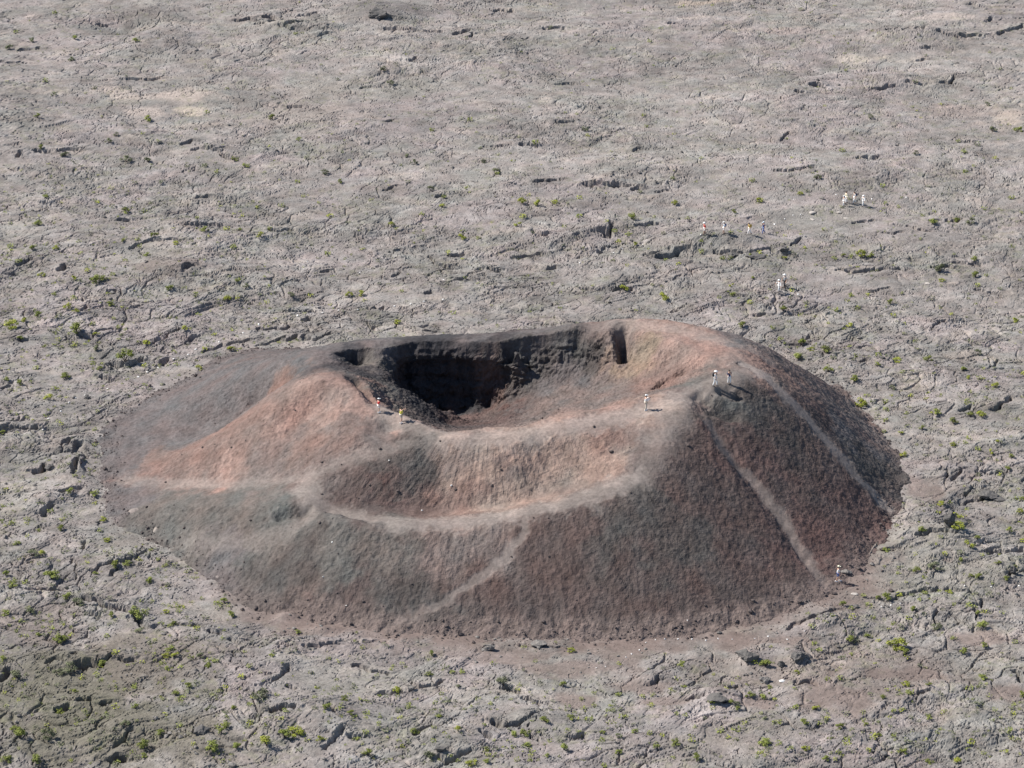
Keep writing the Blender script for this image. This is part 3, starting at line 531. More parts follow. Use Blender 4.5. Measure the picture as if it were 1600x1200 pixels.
SHRUBS = '''892,1017,13,y 880,1070,12,g 787,1072,22,d 909,1093,8,g 966,1087,9,g 1003,1089,8,g 1021,1086,8,g 1017,1102,9,y 1066,1037,13,g 1069,1073,10,g 1111,1097,12,g 852,1125,18,g 891,1122,14,g 803,1147,14,g 820,1145,16,g 942,1145,10,g 941,1157,9,g 967,1150,12,d 992,1144,13,g 1015,1146,8,g 1034,1149,8,y 1056,1162,15,g 1026,1169,12,g 881,1169,18,g 967,1176,13,g 1089,1184,17,g 825,1164,14,g 855,1181,10,g 761,1191,12,g 760,1172,10,g 1057,1116,8,g 1142,1099,12,g 944,1197,9,g
465,988,11,g 425,1025,10,g 441,1036,5,g 675,1022,12,g 670,1054,12,g 619,1079,14,y 539,1092,13,g 512,1104,17,g 548,1115,13,g 686,1120,12,g 716,1141,14,y 647,1147,15,g 572,1146,9,g 408,1086,26,d 460,1145,28,y 445,1150,20,g 417,1162,26,y 499,1155,14,y 575,1177,18,g 736,1194,16,y 672,1182,22,d 707,1051,8,g 722,1050,9,g 615,1041,6,g 716,1074,10,d 592,1130,7,g 767,1100,7,g
162,812,12,y 157,830,9,g 168,845,11,y 148,787,7,y 96,826,14,g 50,865,19,d 66,867,14,y 81,900,27,g 21,912,16,g 9,897,12,g 40,911,9,g 181,885,16,g 200,880,13,g 150,896,10,g 234,907,15,g 247,875,7,g 260,884,6,g 106,932,18,g 120,942,22,d 215,965,25,g 219,985,14,d 260,956,11,y 271,975,11,g 307,982,9,y 267,1015,15,g 260,1025,12,y 274,1024,14,y 262,1045,12,g 326,1042,11,g 337,1034,9,g 314,1027,13,d 92,1002,22,g 101,1000,15,g 60,992,10,g 9,957,14,g 47,955,16,d 175,962,13,g 167,995,9,g 26,850,14,g 5,1030,11,g 110,1045,22,d 160,1039,18,g 27,1055,24,d 92,1050,18,d 145,985,9,d 350,940,12,g 362,960,16,g 390,1042,9,g 377,1057,9,y 95,1112,15,g 354,1134,14,g 346,1144,12,g 332,1167,24,g 225,1165,20,g 250,1145,16,g 212,1105,12,g 57,1187,22,g 210,1075,9,g 195,1130,15,d 75,1150,24,d 32,1150,24,g 117,1080,10,g 25,1140,18,g 370,1167,15,g 295,1072,13,g 275,1085,14,g 365,1107,10,g 225,1182,12,g 10,1187,18,g
1272,1006,9,g 1280,1017,9,g 1329,999,14,g 1402,1006,28,y 1416,1022,12,g 1196,1037,20,g 1179,1034,9,y 1244,1051,10,y 1312,1060,9,g 1415,1069,14,y 1452,1070,11,g 1379,1090,12,g 1396,1111,8,g 1419,1084,9,g 1275,1107,14,y 1244,1105,9,g 1256,1129,15,g 1280,1131,8,g 1312,1136,15,g 1219,1129,9,g 1152,1109,11,g 1150,1100,12,d 1202,1075,10,g 1192,1090,13,g 1172,1087,14,g 1195,1160,21,g 1259,1171,13,y 1310,1176,9,g 1290,1187,14,g 1410,1175,15,g 1396,1152,8,g 1372,1150,13,g 1352,1131,10,g 1195,1122,10,d 1496,1189,13,y 1452,1190,13,g 1210,1095,6,y 1292,1124,8,y 1452,1121,10,g 1460,982,14,d 1355,994,10,g
1440,829,14,g 1496,827,20,y 1492,805,18,y 1512,852,17,y 1527,842,11,g 1577,829,13,g 1598,847,11,y 1384,859,11,g 1476,867,8,y 1501,875,11,g 1560,880,12,g 1431,892,15,g 1404,896,7,g 1460,886,20,d 1517,900,10,g 1529,902,13,g 1572,906,13,g 1445,928,9,g 1484,924,12,y 1386,934,20,g 1372,936,10,g 1349,931,8,g 1404,931,9,y 1317,945,12,g 1330,951,8,g 1427,952,12,g 1405,951,7,g 1364,966,8,g 1396,975,8,g 1301,962,7,g 1527,960,12,g 1536,977,18,g 1537,956,8,y 1467,980,12,d 1490,999,9,g 1537,1010,12,g 1506,1019,13,g 1586,1005,9,g 1534,1060,15,g 1597,1087,14,g
1346,632,21,y 1383,628,9,g 1384,641,8,g 1424,620,8,y 1463,645,15,g 1511,627,8,g 1533,648,15,y 1516,650,14,g 1489,660,14,g 1441,669,10,g 1407,677,12,y 1381,674,7,g 1383,658,8,g 1488,696,10,y 1508,692,8,g 1560,692,10,y 1412,711,12,y 1580,714,10,g 1528,703,9,g 1547,708,11,y 1574,733,10,g 1555,602,12,y 1393,607,12,d 1471,787,12,y 1593,800,11,y 1589,781,9,g 1598,782,10,g 1528,743,8,d 1562,743,7,y
1457,347,18,g 1494,345,16,g 1517,348,17,d 1441,337,6,g 1345,398,19,y 1330,402,9,g 1361,400,14,g 1318,399,10,g 1304,405,9,g 1226,404,12,y 1257,387,6,y 1580,310,9,g 1524,430,15,g 1471,438,12,y 1527,447,9,y 1540,431,7,g 1470,421,22,d 1522,411,13,g 1391,472,14,g 1224,483,16,g 1306,485,9,g 1340,483,9,g 1330,461,10,g 1356,461,7,y 1409,459,6,g 1396,493,8,y 1486,491,6,y 1329,510,12,y 1319,514,6,g 1294,505,5,y 1259,474,9,d 1207,512,7,g 1219,532,9,g 1252,538,15,g 1267,545,11,y 1289,548,17,g 1247,560,15,g 1295,578,17,g 1302,560,9,d 1372,555,9,g 1371,571,10,g 1401,562,14,y 1450,561,13,g 1527,553,12,d 1410,582,8,g 1505,578,11,g 1514,590,10,y 1530,592,8,g 1335,593,14,g 1327,542,8,g 1585,502,14,y 1226,537,5,g
1036,465,18,y 975,451,15,y 1144,447,10,y 1145,460,13,g 1176,435,10,g 1124,466,7,g 1171,474,9,y 1060,413,8,y 1040,407,7,g 1096,395,9,g 1129,404,9,g 1141,404,8,g 1172,400,10,g 1186,397,9,y 992,381,12,y 967,378,8,y 960,362,9,g 982,367,9,g 1036,365,7,d 905,310,8,y 1000,301,8,d 987,340,18,g 1147,331,10,g 1175,283,9,y 1187,314,14,y 1250,303,11,y 1160,508,15,g 905,339,9,g 1054,317,13,y
60,350,14,g 196,330,14,g 226,331,9,g 242,367,16,g 320,359,14,g 355,359,9,y 375,359,10,g 87,388,12,y 50,388,14,g 65,430,14,y 115,435,13,y 136,423,8,y 150,438,24,g 161,436,14,g 176,430,8,g 230,398,11,g 266,450,17,g 305,461,9,g 356,467,15,y 371,467,7,y 370,440,10,g 385,448,13,d 106,480,15,y 119,485,13,y 172,476,15,g 39,500,14,y 59,493,15,g 19,508,20,y 120,518,24,g 32,531,11,g 150,522,12,y 144,507,9,g 185,512,7,g 229,536,13,y 289,514,11,y 335,523,8,y 361,546,12,y 310,577,14,y 195,560,28,g 102,588,19,g 56,576,9,g 145,568,8,g 155,576,12,g 11,593,11,g 31,598,15,g 152,544,13,d 85,461,8,g 115,466,9,g 215,375,8,g 192,376,10,g 275,380,10,y 152,316,8,y 71,307,13,g 16,385,9,g 365,387,10,g 29,412,10,g
612,352,14,y 516,338,10,y 440,323,10,g 402,324,7,y 532,284,12,y 465,285,9,y 422,361,7,g 407,368,15,y 511,397,10,g 545,461,14,y 564,460,15,y 454,461,13,d 485,463,9,y 621,505,12,y 672,296,13,g 659,335,8,g 637,285,8,g 692,322,11,y 811,351,15,y 817,340,10,y 721,371,15,y 816,315,15,y 841,318,16,y 867,316,11,y 694,308,8,g 774,270,16,g 777,272,8,y 837,228,10,y 914,203,10,g 700,396,8,y 747,373,7,g 755,253,11,g 637,243,11,g 647,255,13,g 735,188,9,y 675,204,8,y 750,232,6,g
462,53,6,y 507,269,15,g 480,248,9,g 527,124,7,g 425,184,14,y 467,218,8,y 600,110,12,d 610,130,12,d 860,45,9,g 1016,65,8,y 1005,181,7,y 1010,198,7,y 1096,247,6,y 900,55,6,g 86,20,8,y 25,51,7,y 51,63,13,g 212,63,13,y 117,60,12,y 15,75,15,g 112,93,13,g 72,127,9,y 147,138,8,g 232,186,18,y 324,176,8,y 59,182,12,y 182,210,11,g 170,221,13,g 197,250,20,g 65,233,12,y 102,242,18,g 232,251,17,g 367,249,13,y 384,258,13,y 339,269,8,y 320,260,9,g 84,148,9,g 250,285,8,g
1316,237,9,y 1431,240,11,g 1507,238,9,y 1527,227,10,g 1497,221,7,y 1550,203,16,g 1591,203,15,y 1542,163,11,g 1360,183,11,g 1430,127,8,g 1509,269,8,y 1379,291,8,y 1277,277,14,g 1562,108,8,g 1322,110,6,y 1252,16,8,g 1446,87,6,g
78,622,16,y 4,676,12,g 148,672,7,g 110,768,15,g 146,774,13,g 79,800,9,g 117,744,7,g 19,818,10,g'''
# ================================================================= SHRUBS
def leaf_mat(name, c1, c2, c3):
    m, nt, b = mat_base(name, 0.7, 0.2)
    tc = nt.nodes.new('ShaderNodeTexCoord'); n = noise(nt, 3.0, 3, 0.6, tc.outputs['Object'])
    oi = nt.nodes.new('ShaderNodeObjectInfo')
    r = ramp(nt, n.outputs[0], [(0.3, c1), (0.5, c2), (0.7, c3)])
    hs = nt.nodes.new('ShaderNodeHueSaturation'); mr = nt.nodes.new('ShaderNodeMapRange'); mr.inputs[3].default_value = .75; mr.inputs[4].default_value = 1.2
    nt.links.new(oi.outputs['Random'], mr.inputs[0]); nt.links.new(mr.outputs[0], hs.inputs['Value']); nt.links.new(r.outputs[0], hs.inputs['Color'])
    nt.links.new(hs.outputs[0], b.inputs['Base Color'])
    b.inputs['Subsurface Weight'].default_value = 0
    return m
LEAF = dict(y=leaf_mat('leaf_yellow_green', (.22, .24, .035), (.30, .32, .05), (.37, .38, .08)),
            g=leaf_mat('leaf_olive', (.13, .155, .035), (.195, .22, .05), (.26, .28, .075)),
            d=leaf_mat('leaf_dull', (.10, .115, .06), (.145, .155, .085), (.19, .195, .115)))
M_TWIG, _, _b = mat_base('twig', 0.9); _b.inputs['Base Color'].default_value = (.09, .07, .055, 1)
def shrub_mesh(seed, tone):
    r = random.Random(seed); V, Fc, MI = [], [], []
    def twig(a, b, w0, w1):
        i = len(V); d = (b - a).normalized(); s = d.orthogonal().normalized(); t = d.cross(s)
        for p, ww in ((a, w0), (b, w1)):
            for k in range(3): V.append(p + (s * math.cos(k * 2.094) + t * math.sin(k * 2.094)) * ww)
        for k in range(3): Fc.append((i + k, i + (k + 1) % 3, i + 3 + (k + 1) % 3, i + 3 + k)); MI.append(1)
    nl = r.randint(6, 9)
    for k in range(nl):                       # stems, each carrying its own head of leaves
        az = r.uniform(0, 6.28); ph = math.sqrt(r.random()) * 1.0 if k else 0
        tip = Vector((math.cos(az) * ph * .36, math.sin(az) * ph * .36, r.uniform(.30, .62) * (1.05 - .5 * ph * ph)))
        mid = Vector((tip.x * .4, tip.y * .4, tip.z * .5)); o = Vector((r.uniform(-.04, .04), r.uniform(-.04, .04), -.08))
        twig(o, mid, .022, .015); twig(mid, tip, .015, .007)
        rad = r.uniform(.13, .21)
        for _ in range(56):
            u = Vector((r.gauss(0, 1), r.gauss(0, 1), r.gauss(0, 1))).normalized() * rad * (r.random() ** .35)
            u.z *= .8; c = tip + u
            if c.z < .02: c.z = .02 + r.random() * .05
            n = (u.normalized() + Vector((r.uniform(-.6, .6), r.uniform(-.6, .6), r.uniform(.1, .9)))).normalized(); s = n.orthogonal().normalized()
            s.rotate(Matrix.Rotation(r.uniform(0, 6.28), 3, n)); t = n.cross(s); z = r.uniform(.034, .062); i = len(V)
            V.extend([c - s * z, c - t * z * .55 + n * .01, c + s * z, c + t * z * .55 + n * .01]); Fc.append((i, i + 1, i + 2, i + 3)); MI.append(0)
    return mesh_from('shrub', [tuple(v) for v in V], Fc, [LEAF[tone], M_TWIG], MI)
PROTO = {t: [shrub_mesh(k * 7 + ord(t), t) for k in range(6)] for t in 'ygd'}
SH = []
for t in SHRUBS.split():
    a = t.split(','); a[3] = {'g': 'd', 'y': 'g'}.get(a[3], a[3]) if float(a[1]) < 300 else a[3]; SH.append((float(a[0]), float(a[1]), float(a[2]), a[3]))
SH.sort(key=lambda q: -q[2])
def zone(px, py):
    if py < 150: row = 'at the far top of the plain'
    elif py < 300: row = 'in the upper plain'
    elif py < 420: row = 'in the middle distance'
    elif py < 560: row = 'behind the cone'
    elif py < 760: row = 'beside the upper cone'
    elif py < 930: row = 'beside the cone'
    elif py < 1060: row = 'in the foreground'
    elif py < 1130: row = 'near the bottom'
    else: row = 'along the bottom edge'
    col = ['the far left', 'the left', 'left of centre', 'the centre', 'right of centre', 'the right', 'the far right'][min(6, int(px / 229))]
    return (col, row)
zones = {}
for q in SH[:299]: zones.setdefault(zone(q[0], q[1]), []).append(q)
ORD = ['leftmost', 'second', 'third', 'fourth', 'fifth', 'sixth', 'seventh', 'eighth', 'ninth', 'tenth', 'eleventh', 'twelfth', 'thirteenth', 'fourteenth', 'fifteenth', 'sixteenth', 'seventeenth', 'eighteenth', 'nineteenth', 'twentieth', 'twenty-first', 'twenty-second', 'twenty-third', 'twenty-fourth', 'twenty-fifth', 'twenty-sixth', 'twenty-seventh', 'twenty-eighth', 'twenty-ninth', 'thirtieth']
TN = dict(y='yellow-green', g='olive green', d='dull grey-green')
def sizew(wd, py):
    m = wd / mscale(py)
    return 'large' if m > 1.25 else ('small' if m < .75 else 'medium')
def put_shrub(q, label):
    px, py, wd, tone = q; p = surf(px, py + wd * .18)
    s = wd / mscale(py) / (0.80 if py > 500 else 0.88)
    o = bpy.data.objects.new('shrub', random.choice(PROTO[tone])); COL.objects.link(o)
    o.location = (p[0], p[1], p[2] - .02 * s); o.rotation_euler = (0, 0, random.uniform(0, 6.28)); o.scale = (s, s, s * random.uniform(.6, .9))
    tag(o, label, 'shrub', 'shrubs growing on the lava plain')
for (col, row), L in zones.items():
    L.sort(key=lambda q: (q[0], q[1]))
    for i, q in enumerate(L):
        if len(L) == 1: lab = f'{sizew(q[2], q[1])} {TN[q[3]]} shrub at {col} {row}'
        elif i == 0: lab = f'{sizew(q[2], q[1])} {TN[q[3]]} shrub, leftmost at {col} {row}'
        elif i == len(L) - 1: lab = f'{sizew(q[2], q[1])} {TN[q[3]]} shrub, rightmost at {col} {row}'
        else: lab = f'{sizew(q[2], q[1])} {TN[q[3]]} shrub, {ORD[i]} from left at {col} {row}'
        if len(lab.replace('-', ' ').split()) > 16: lab = lab.replace('yellow-green', 'yellowish').replace('olive green', 'olive').replace('dull grey-green', 'greyish').replace('in the middle distance', 'mid distance').replace(' shrub, ', ' shrub ')
        while len(lab.replace('-', ' ').split()) > 16: print('LONG', lab); lab = lab.replace(' at the ', ' ', 1) if ' at the ' in lab else lab.replace('small ', '').replace('medium ', '').replace('large ', ''); lab = lab if len(lab.replace('-', ' ').split()) <= 16 else lab.replace(' the ', ' ')
        put_shrub(q, lab)
# the remaining tufts, too many and too small to tell apart, are one mass of ground cover
V, Fc, MI = [], [], []
def tuft(x, y, z, s, k, r):
    for _ in range(k):
        az = r.random() * 6.28; rr = math.sqrt(r.random()) * s * .5; c = Vector((x + math.cos(az) * rr, y + math.sin(az) * rr, z + r.random() * s * .55 * (1 - (rr / s) ** 2)))
        n = Vector((r.gauss(0, .6), r.gauss(0, .6), 1)).normalized(); u = n.orthogonal().normalized(); u.rotate(Matrix.Rotation(r.random() * 6.28, 3, n)); t = n.cross(u); q = s * r.uniform(.10, .17); i = len(V)
        V.extend([tuple(c - u * q), tuple(c - t * q * .6), tuple(c + u * q), tuple(c + t * q * .6)]); Fc.append((i, i + 1, i + 2, i + 3)); MI.append(tone)
rr = random.Random(5)
for q in SH[299:]:
    p = surf(q[0], q[1] + 1); tone = 'ygd'.index(q[3]); tuft(*p, q[2] / mscale(q[1]) * 1.15, 40, rr)
cnt = 0
while cnt < 2900:
    px = rr.uniform(0, 1600); py = rr.uniform(2, 1198)
    dens = .30 + .70 * (px < 430) * (py > 250) + .5 * (py > 1080) - .12 * (py < 300) + .25 * (px > 1200) * (250 < py < 1000)
    if rr.random() > dens: continue
    x, y = W(px, py)
    k = GG.at(x, y, nzt)
    if k < .05 and rr.random() > .25: continue
    if GG.at(x, y, sdb) < .8 or GG.at(x, y, soil) > .5: continue
    # tufts root in hollows and along steps
    for _ in range(1):
        tone = rr.choice([0, 1, 1, 1, 2, 2, 2]); tuft(x, y, GG.at(x, y) - .02, rr.uniform(.2, .55) if rr.random() < .85 else rr.uniform(.5, .85), 24, rr)
    cnt += 1
o = bpy.data.objects.new('ground_cover', mesh_from('ground_cover', V, Fc, [LEAF['y'], LEAF['g'], LEAF['d']], MI)); COL.objects.link(o)
tag(o, 'tiny scattered tufts of yellowish and olive ground plants across the lava', 'ground plants', kind='stuff')

# ================================================================= ROCKS
def rock_mat(name, c, amp=.3):
    m, nt, b = mat_base(name, .95, .12); tc = nt.nodes.new('ShaderNodeTexCoord'); n = noise(nt, 6, 5, .7, tc.outputs['Object'])
    r = ramp(nt, n.outputs[0], [(.25, tuple(v * (1 - amp) for v in c)), (.5, c), (.75, tuple(v * (1 + amp) for v in c))]); nt.links.new(r.outputs[0], b.inputs['Base Color'])
    bp = nt.nodes.new('ShaderNodeBump'); bp.inputs['Distance'].default_value = .08; bp.inputs['Strength'].default_value = .8; nt.links.new(n.outputs[0], bp.inputs['Height']); nt.links.new(bp.outputs[0], b.inputs['Normal'])
    return m
M_ROCK = rock_mat('dark_lava_rock', (.12, .112, .105)); M_ROCK2 = rock_mat('grey_lava_rock', (.19, .175, .16)); M_WHITE = rock_mat('white_painted_stone', (.80, .78, .74), .1); M_PALE = rock_mat('pale_stone', (.42, .38, .34), .15)
ICO = {}
def ico(sub):
    if sub not in ICO:
        bm = bmesh.new(); bmesh.ops.create_icosphere(bm, subdivisions=sub, radius=1); ICO[sub] = ([v.co.copy() for v in bm.verts], [tuple(v.index for v in f.verts) for f in bm.faces]); bm.free()
    return ICO[sub]
def rock_verts(sub, seed, rgh=.35):
    Vv, Ff = ico(sub); r = random.Random(seed); P = np.array(Vv)
    for _ in range(7):
        n = np.array([r.gauss(0, 1), r.gauss(0, 1), r.gauss(0, .8)]); n /= np.linalg.norm(n); d = r.uniform(.5, .85); t = P @ n - d; P -= np.outer(np.maximum(t, 0), n)
    k = seed % 50
    if sub == 4:
        for _ in range(26):
            n = np.array([r.gauss(0, 1), r.gauss(0, 1), r.gauss(0, .8)]); n /= np.linalg.norm(n); d = r.uniform(.42, .8); t = P @ n - d; P -= np.outer(np.maximum(t, 0), n) * (1 if r.random() < .7 else 1.35)
    for s_, a_ in ((.8, rgh), (.35, rgh * .6), (.16, rgh * .45)):
        f = pn(P[:, 0] / s_ + k, P[:, 1] / s_, k) + pn(P[:, 1] / s_ + k, P[:, 2] / s_, k + 3) + pn(P[:, 2] / s_, P[:, 0] / s_ - k, k + 5)
        P *= (1 + a_ * .5 * f)[:, None]
    return P, Ff
BOULD = [(1484,806,30,46,'dark jagged lava boulder standing right of the cone beside two bright shrubs',M_ROCK),(1548,775,44,16,'long dark lava block leaning over a shadowed hollow at the right',M_ROCK),
 (1170,1026,38,26,'domed dark lava block, left one of the pair below the marker stone row',M_ROCK),(1246,1025,32,24,'rounded dark lava block, right one of the pair below the marker stone row',M_ROCK),(1221,1037,18,13,'small dark lava slab wedged against the rounded lava block',M_ROCK),
 (1193,1062,26,18,'grey lava knob with shrubs behind, below the pair of dark blocks',M_ROCK2),(1118,1093,50,20,'low wide dark lava block at the end of the bare soil',M_ROCK),(1321,894,22,9,'flat grey lava slab just right of the lone hiker at the foot',M_ROCK2),
 (316,1142,34,16,'rough dark lava heap near the bottom left shrubs',M_ROCK),(763,1012,22,14,'lava lump sticking out of the soil below the front slope',M_ROCK2),(845,1008,40,12,'low cracked lava hump beside the yellow shrub below the cone',M_ROCK2),(1145,398,24,13,'dark round lava block under the four walkers, left of the ledge shrubs',M_ROCK),(1225,390,22,14,'dark jagged lava block at the right end of the ledge',M_ROCK),
 (1180,402,34,9,'long low dark block along the ledge under the walkers',M_ROCK),(1583,888,12,22,'reddish upright lava slab at the right edge of the plain',M_ROCK),(343,1075,12,8,'small reddish boulder among shrubs left of centre foreground',M_ROCK2),(688,1172,26,14,'lava boulder amid shrubs at the bottom edge',M_ROCK),
 (590,20,50,18,'dark rubble mound far away at the top of the plain',M_ROCK),(640,1076,20,10,'grey tilted lava slab between small cracks below the cone',M_ROCK2),(78,730,22,13,'dark broken lava block left of the jagged cleft',M_ROCK),(136,622,14,8,'dark lava lump left of the cone by white marks',M_ROCK),(500,540,0,0,'',None)]
for k, (px, py, wd, hh, lab, mt) in enumerate(BOULD):
    if mt is None: continue
    P, Ff = rock_verts(4, 100 + k, .42); s = mscale(py); p = surf(px, py + hh * .4)
    me = mesh_from('lava_boulder', [tuple(v) for v in P], Ff, [mt]); o = bpy.data.objects.new('lava_boulder', me); COL.objects.link(o)
    zz = hh / s / .9 / 2; o.scale = (wd / s / 1.75, wd / s / 2.1, max(zz, .2)); o.location = (p[0], p[1] + wd / s * .2, p[2] + zz * .35); o.rotation_euler = (random.uniform(-.1, .1), random.uniform(-.15, .15), random.uniform(-.3, .3))
    tag(o, lab, 'boulder', 'dark lava boulders on the plain')
MARKS = '''1039,999,4 1024,1000,3 1059,1000,4 1081,1000,4 1103,1002,4 1122,999,4 1144,1000,3 1179,999,3 1200,995,4 1230,1000,4 1257,987,3 1270,982,3 999,1017,4 987,1022,4 978,1027,3 946,1042,3 932,1044,3 1009,1004,3 1074,970,3 1377,949,4 1392,946,4 1407,944,4 1467,929,3 1507,916,3 1549,917,4 1592,916,4
404,508,6 380,520,4 342,535,4 306,547,5 465,494,5 504,489,4 529,486,4 559,485,4 616,480,5 642,477,4 662,472,4 692,469,4 693,437,4 480,409,3 562,426,3 271,562,4 247,575,4 216,590,5 230,582,4 294,555,4 380,521,3 95,644,5 76,655,5 67,672,4 118,622,4 108,630,4 133,618,4 168,608,4
972,389,3 1004,383,3 959,395,3 906,412,4 1095,369,3 1210,351,5 1226,343,3 1239,337,3 1251,336,3 1247,461,4 1362,312,4 1416,309,4 1307,305,4 1240,312,3 608,721,3 659,798,4 519,848,4 505,903,3 541,948,3 705,760,4'''
SLABS = [(1334,929,11,'pale flat stone right of the hiker at the foot of the cone'),(1222,1065,10,'white chip of stone beside the grey lava knob'),(1270,333,12,'white flat slab, upper left of the four pale slabs below the far walkers'),(1269,344,8,'white flat slab, lower left of the four pale slabs below the far walkers'),(1311,332,9,'white flat slab, upper right of the four pale slabs below the far walkers'),(1322,342,8,'white flat slab, lower right of the four pale slabs below the far walkers'),(1449,444,9,'pale flat stone alone on the smooth plain at the right'),(1427,574,9,'pale flat stone right of the cone top among shrubs')]
ROWS = [('the row along the soil path below the cone', lambda x, y: 900 < x < 1290 and y > 960), ('the row crossing the lava right of the hiker', lambda x, y: x > 1360 and y > 900),
        ('the trail behind the left of the cone', lambda x, y: x < 700 and 400 < y < 600), ('the trail left of the cone', lambda x, y: x < 200), ('the trail by the far walkers', lambda x, y: x > 850 and y < 480), ('the cone slope', lambda x, y: True)]
MR = [[] for _ in ROWS]
for t in MARKS.split():
    a = list(map(float, t.split(',')))
    for i, (nm, f) in enumerate(ROWS):
        if f(a[0], a[1]): MR[i].append(a); break
def stone(name, px, py, wd, flat, mt, lab, cat, grp, seed):
    P, Ff = rock_verts(2, seed, .2); p = surf(px, py); s = mscale(py)
    o = bpy.data.objects.new(name, mesh_from(name, [tuple(v) for v in P], Ff, [mt])); COL.objects.link(o)
    q = wd / s / 1.7; o.scale = (q, q * .8, q * flat); o.location = (p[0], p[1], p[2] + q * flat * .35); o.rotation_euler = (0, 0, random.uniform(0, 6.28)); tag(o, lab, cat, grp)
k = 300
for (nm, f), L in zip(ROWS, MR):
    L.sort()
    for i, a in enumerate(L):
        k += 1; w_ = 'leftmost' if i == 0 else ('rightmost' if i == len(L) - 1 else ORD[i] + ' from left')
        stone('marker_stone', a[0], a[1], a[2] * .8, .6, M_WHITE, f'white painted stone, {w_} on {nm}', 'stone', 'white stones marking the trails', k)
for px, py, wd, lab in SLABS:
    k += 1; stone('pale_slab', px, py, wd, .25, M_WHITE if 'chip' in lab else M_PALE, lab, 'stone', 'pale flat stones on the plain', k)
# loose rubble: innumerable
VV, FF, base = [], [], 0
Ps = [rock_verts(1, 500 + k, .35) for k in range(12)]
xx = []
n = 0
while n < 9000:
    px = rr.uniform(-60, 1660); py = rr.uniform(-10, 1215); x, y = W(px, py)
    kk = GG.at(x, y, rubm)
    if rr.random() > kk: continue
    if GG.at(x, y, sdb) < .3: continue
    P, Ff = Ps[n % 12]; s = min(.5, .06 + rr.expovariate(1) * .055); a = rr.uniform(0, 6.28); c_, s_ = math.cos(a), math.sin(a)
    Q = P * np.array([s, s * .8, s * .6]); Q = np.stack([Q[:, 0] * c_ - Q[:, 1] * s_, Q[:, 0] * s_ + Q[:, 1] * c_, Q[:, 2]], 1) + np.array([x, y, GG.at(x, y) + s * .15])
    VV.append(Q); FF.append(np.array(Ff) + base); base += len(Q); n += 1
V = np.concatenate(VV); Fq = np.concatenate(FF)
me = mesh_from('rubble', V.tolist(), Fq.tolist(), [M_ROCK2, M_ROCK], (np.arange(len(Fq)) // 80 % 4 == 0).astype(int)); o = bpy.data.objects.new('rubble', me); COL.objects.link(o)
tag(o, 'loose grey lava rubble scattered over the plain', 'rubble', kind='stuff')

# cinders that rolled off the cone, and blocks lying on it
VV, FF, base = [], [], 0; n = 0
bl = len(BASE_W)
while n < 3220:
    if n < 3000 :
        i = rr.randrange(bl); a = BASE_W[i]; b = BASE_W[(i + 1) % bl]; t = rr.random(); ex = a[0] + (b[0] - a[0]) * t; ey = a[1] + (b[1] - a[1]) * t
        if rr.random() > math.hypot(b[0] - a[0], b[1] - a[1]) / 12: continue
        dx, dy = ex - bc[0], ey - bc[1]; L = math.hypot(dx, dy); off = rr.gauss(.2, 1.0); x = ex + dx / L * off; y = ey + dy / L * off; s = .04 + rr.expovariate(1) * .045
    else:
        x = rr.uniform(-42, 40); y = rr.uniform(219, 262); s = .05 + rr.expovariate(1) * .05
        if GC.at(x, y, sloped) < .3: continue
    s = min(s, .4); z = top(x, y); P, Ff = Ps[n % 12]; a = rr.uniform(0, 6.28); c_, s_ = math.cos(a), math.sin(a); Q = P * np.array([s, s * .8, s * .7])
    Q = np.stack([Q[:, 0] * c_ - Q[:, 1] * s_, Q[:, 0] * s_ + Q[:, 1] * c_, Q[:, 2]], 1) + np.array([x, y, z + s * .2]); VV.append(Q); FF.append(np.array(Ff) + base); base += len(Q); n += 1
M_CIN = rock_mat('cinder', (.098, .080, .075)); V = np.concatenate(VV); Fq = np.concatenate(FF)
o = bpy.data.objects.new('cinders', mesh_from('cinders', V.tolist(), Fq.tolist(), [M_CIN])); COL.objects.link(o); tag(o, 'loose dark red-brown cinders on the cone and around its foot', 'cinders', kind='stuff')

# ================================================================= PEOPLE
def plain(name, c, rough=.8):
    m, nt, b = mat_base(name, rough, .3); n = noise(nt, 25, 3, .6); r = ramp(nt, n.outputs[0], [(.3, tuple(v * .88 for v in c)), (.7, tuple(min(1, v * 1.08) for v in c))]); nt.links.new(r.outputs[0], b.inputs['Base Color']); return m
CL = dict(white=plain('white_cloth', (.80, .79, .77)), red=plain('red_cloth', (.55, .03, .04)), yellow=plain('yellow_cloth', (.80, .72, .12)), cream=plain('cream_cloth', (.78, .74, .56)), navy=plain('navy_cloth', (.035, .045, .12)), grey=plain('grey_cloth', (.38, .40, .41)),
  dark=plain('dark_cloth', (.04, .04, .045)), blue=plain('blue_cloth', (.12, .17, .36)), pale=plain('pale_blue_cloth', (.62, .70, .76)), beige=plain('beige_cloth', (.50, .45, .38)), ochre=plain('ochre_cloth', (.62, .44, .07)), maroon=plain('maroon_cloth', (.25, .03, .05)))
SKIN = plain('skin', (.52, .32, .23), .6); HAIR = plain('hair', (.05, .035, .025)); SHOE = plain('shoe', (.12, .10, .09)); WSHOE = plain('white_shoe', (.75, .74, .72)); EYE = plain('eye', (.02, .02, .02), .3)
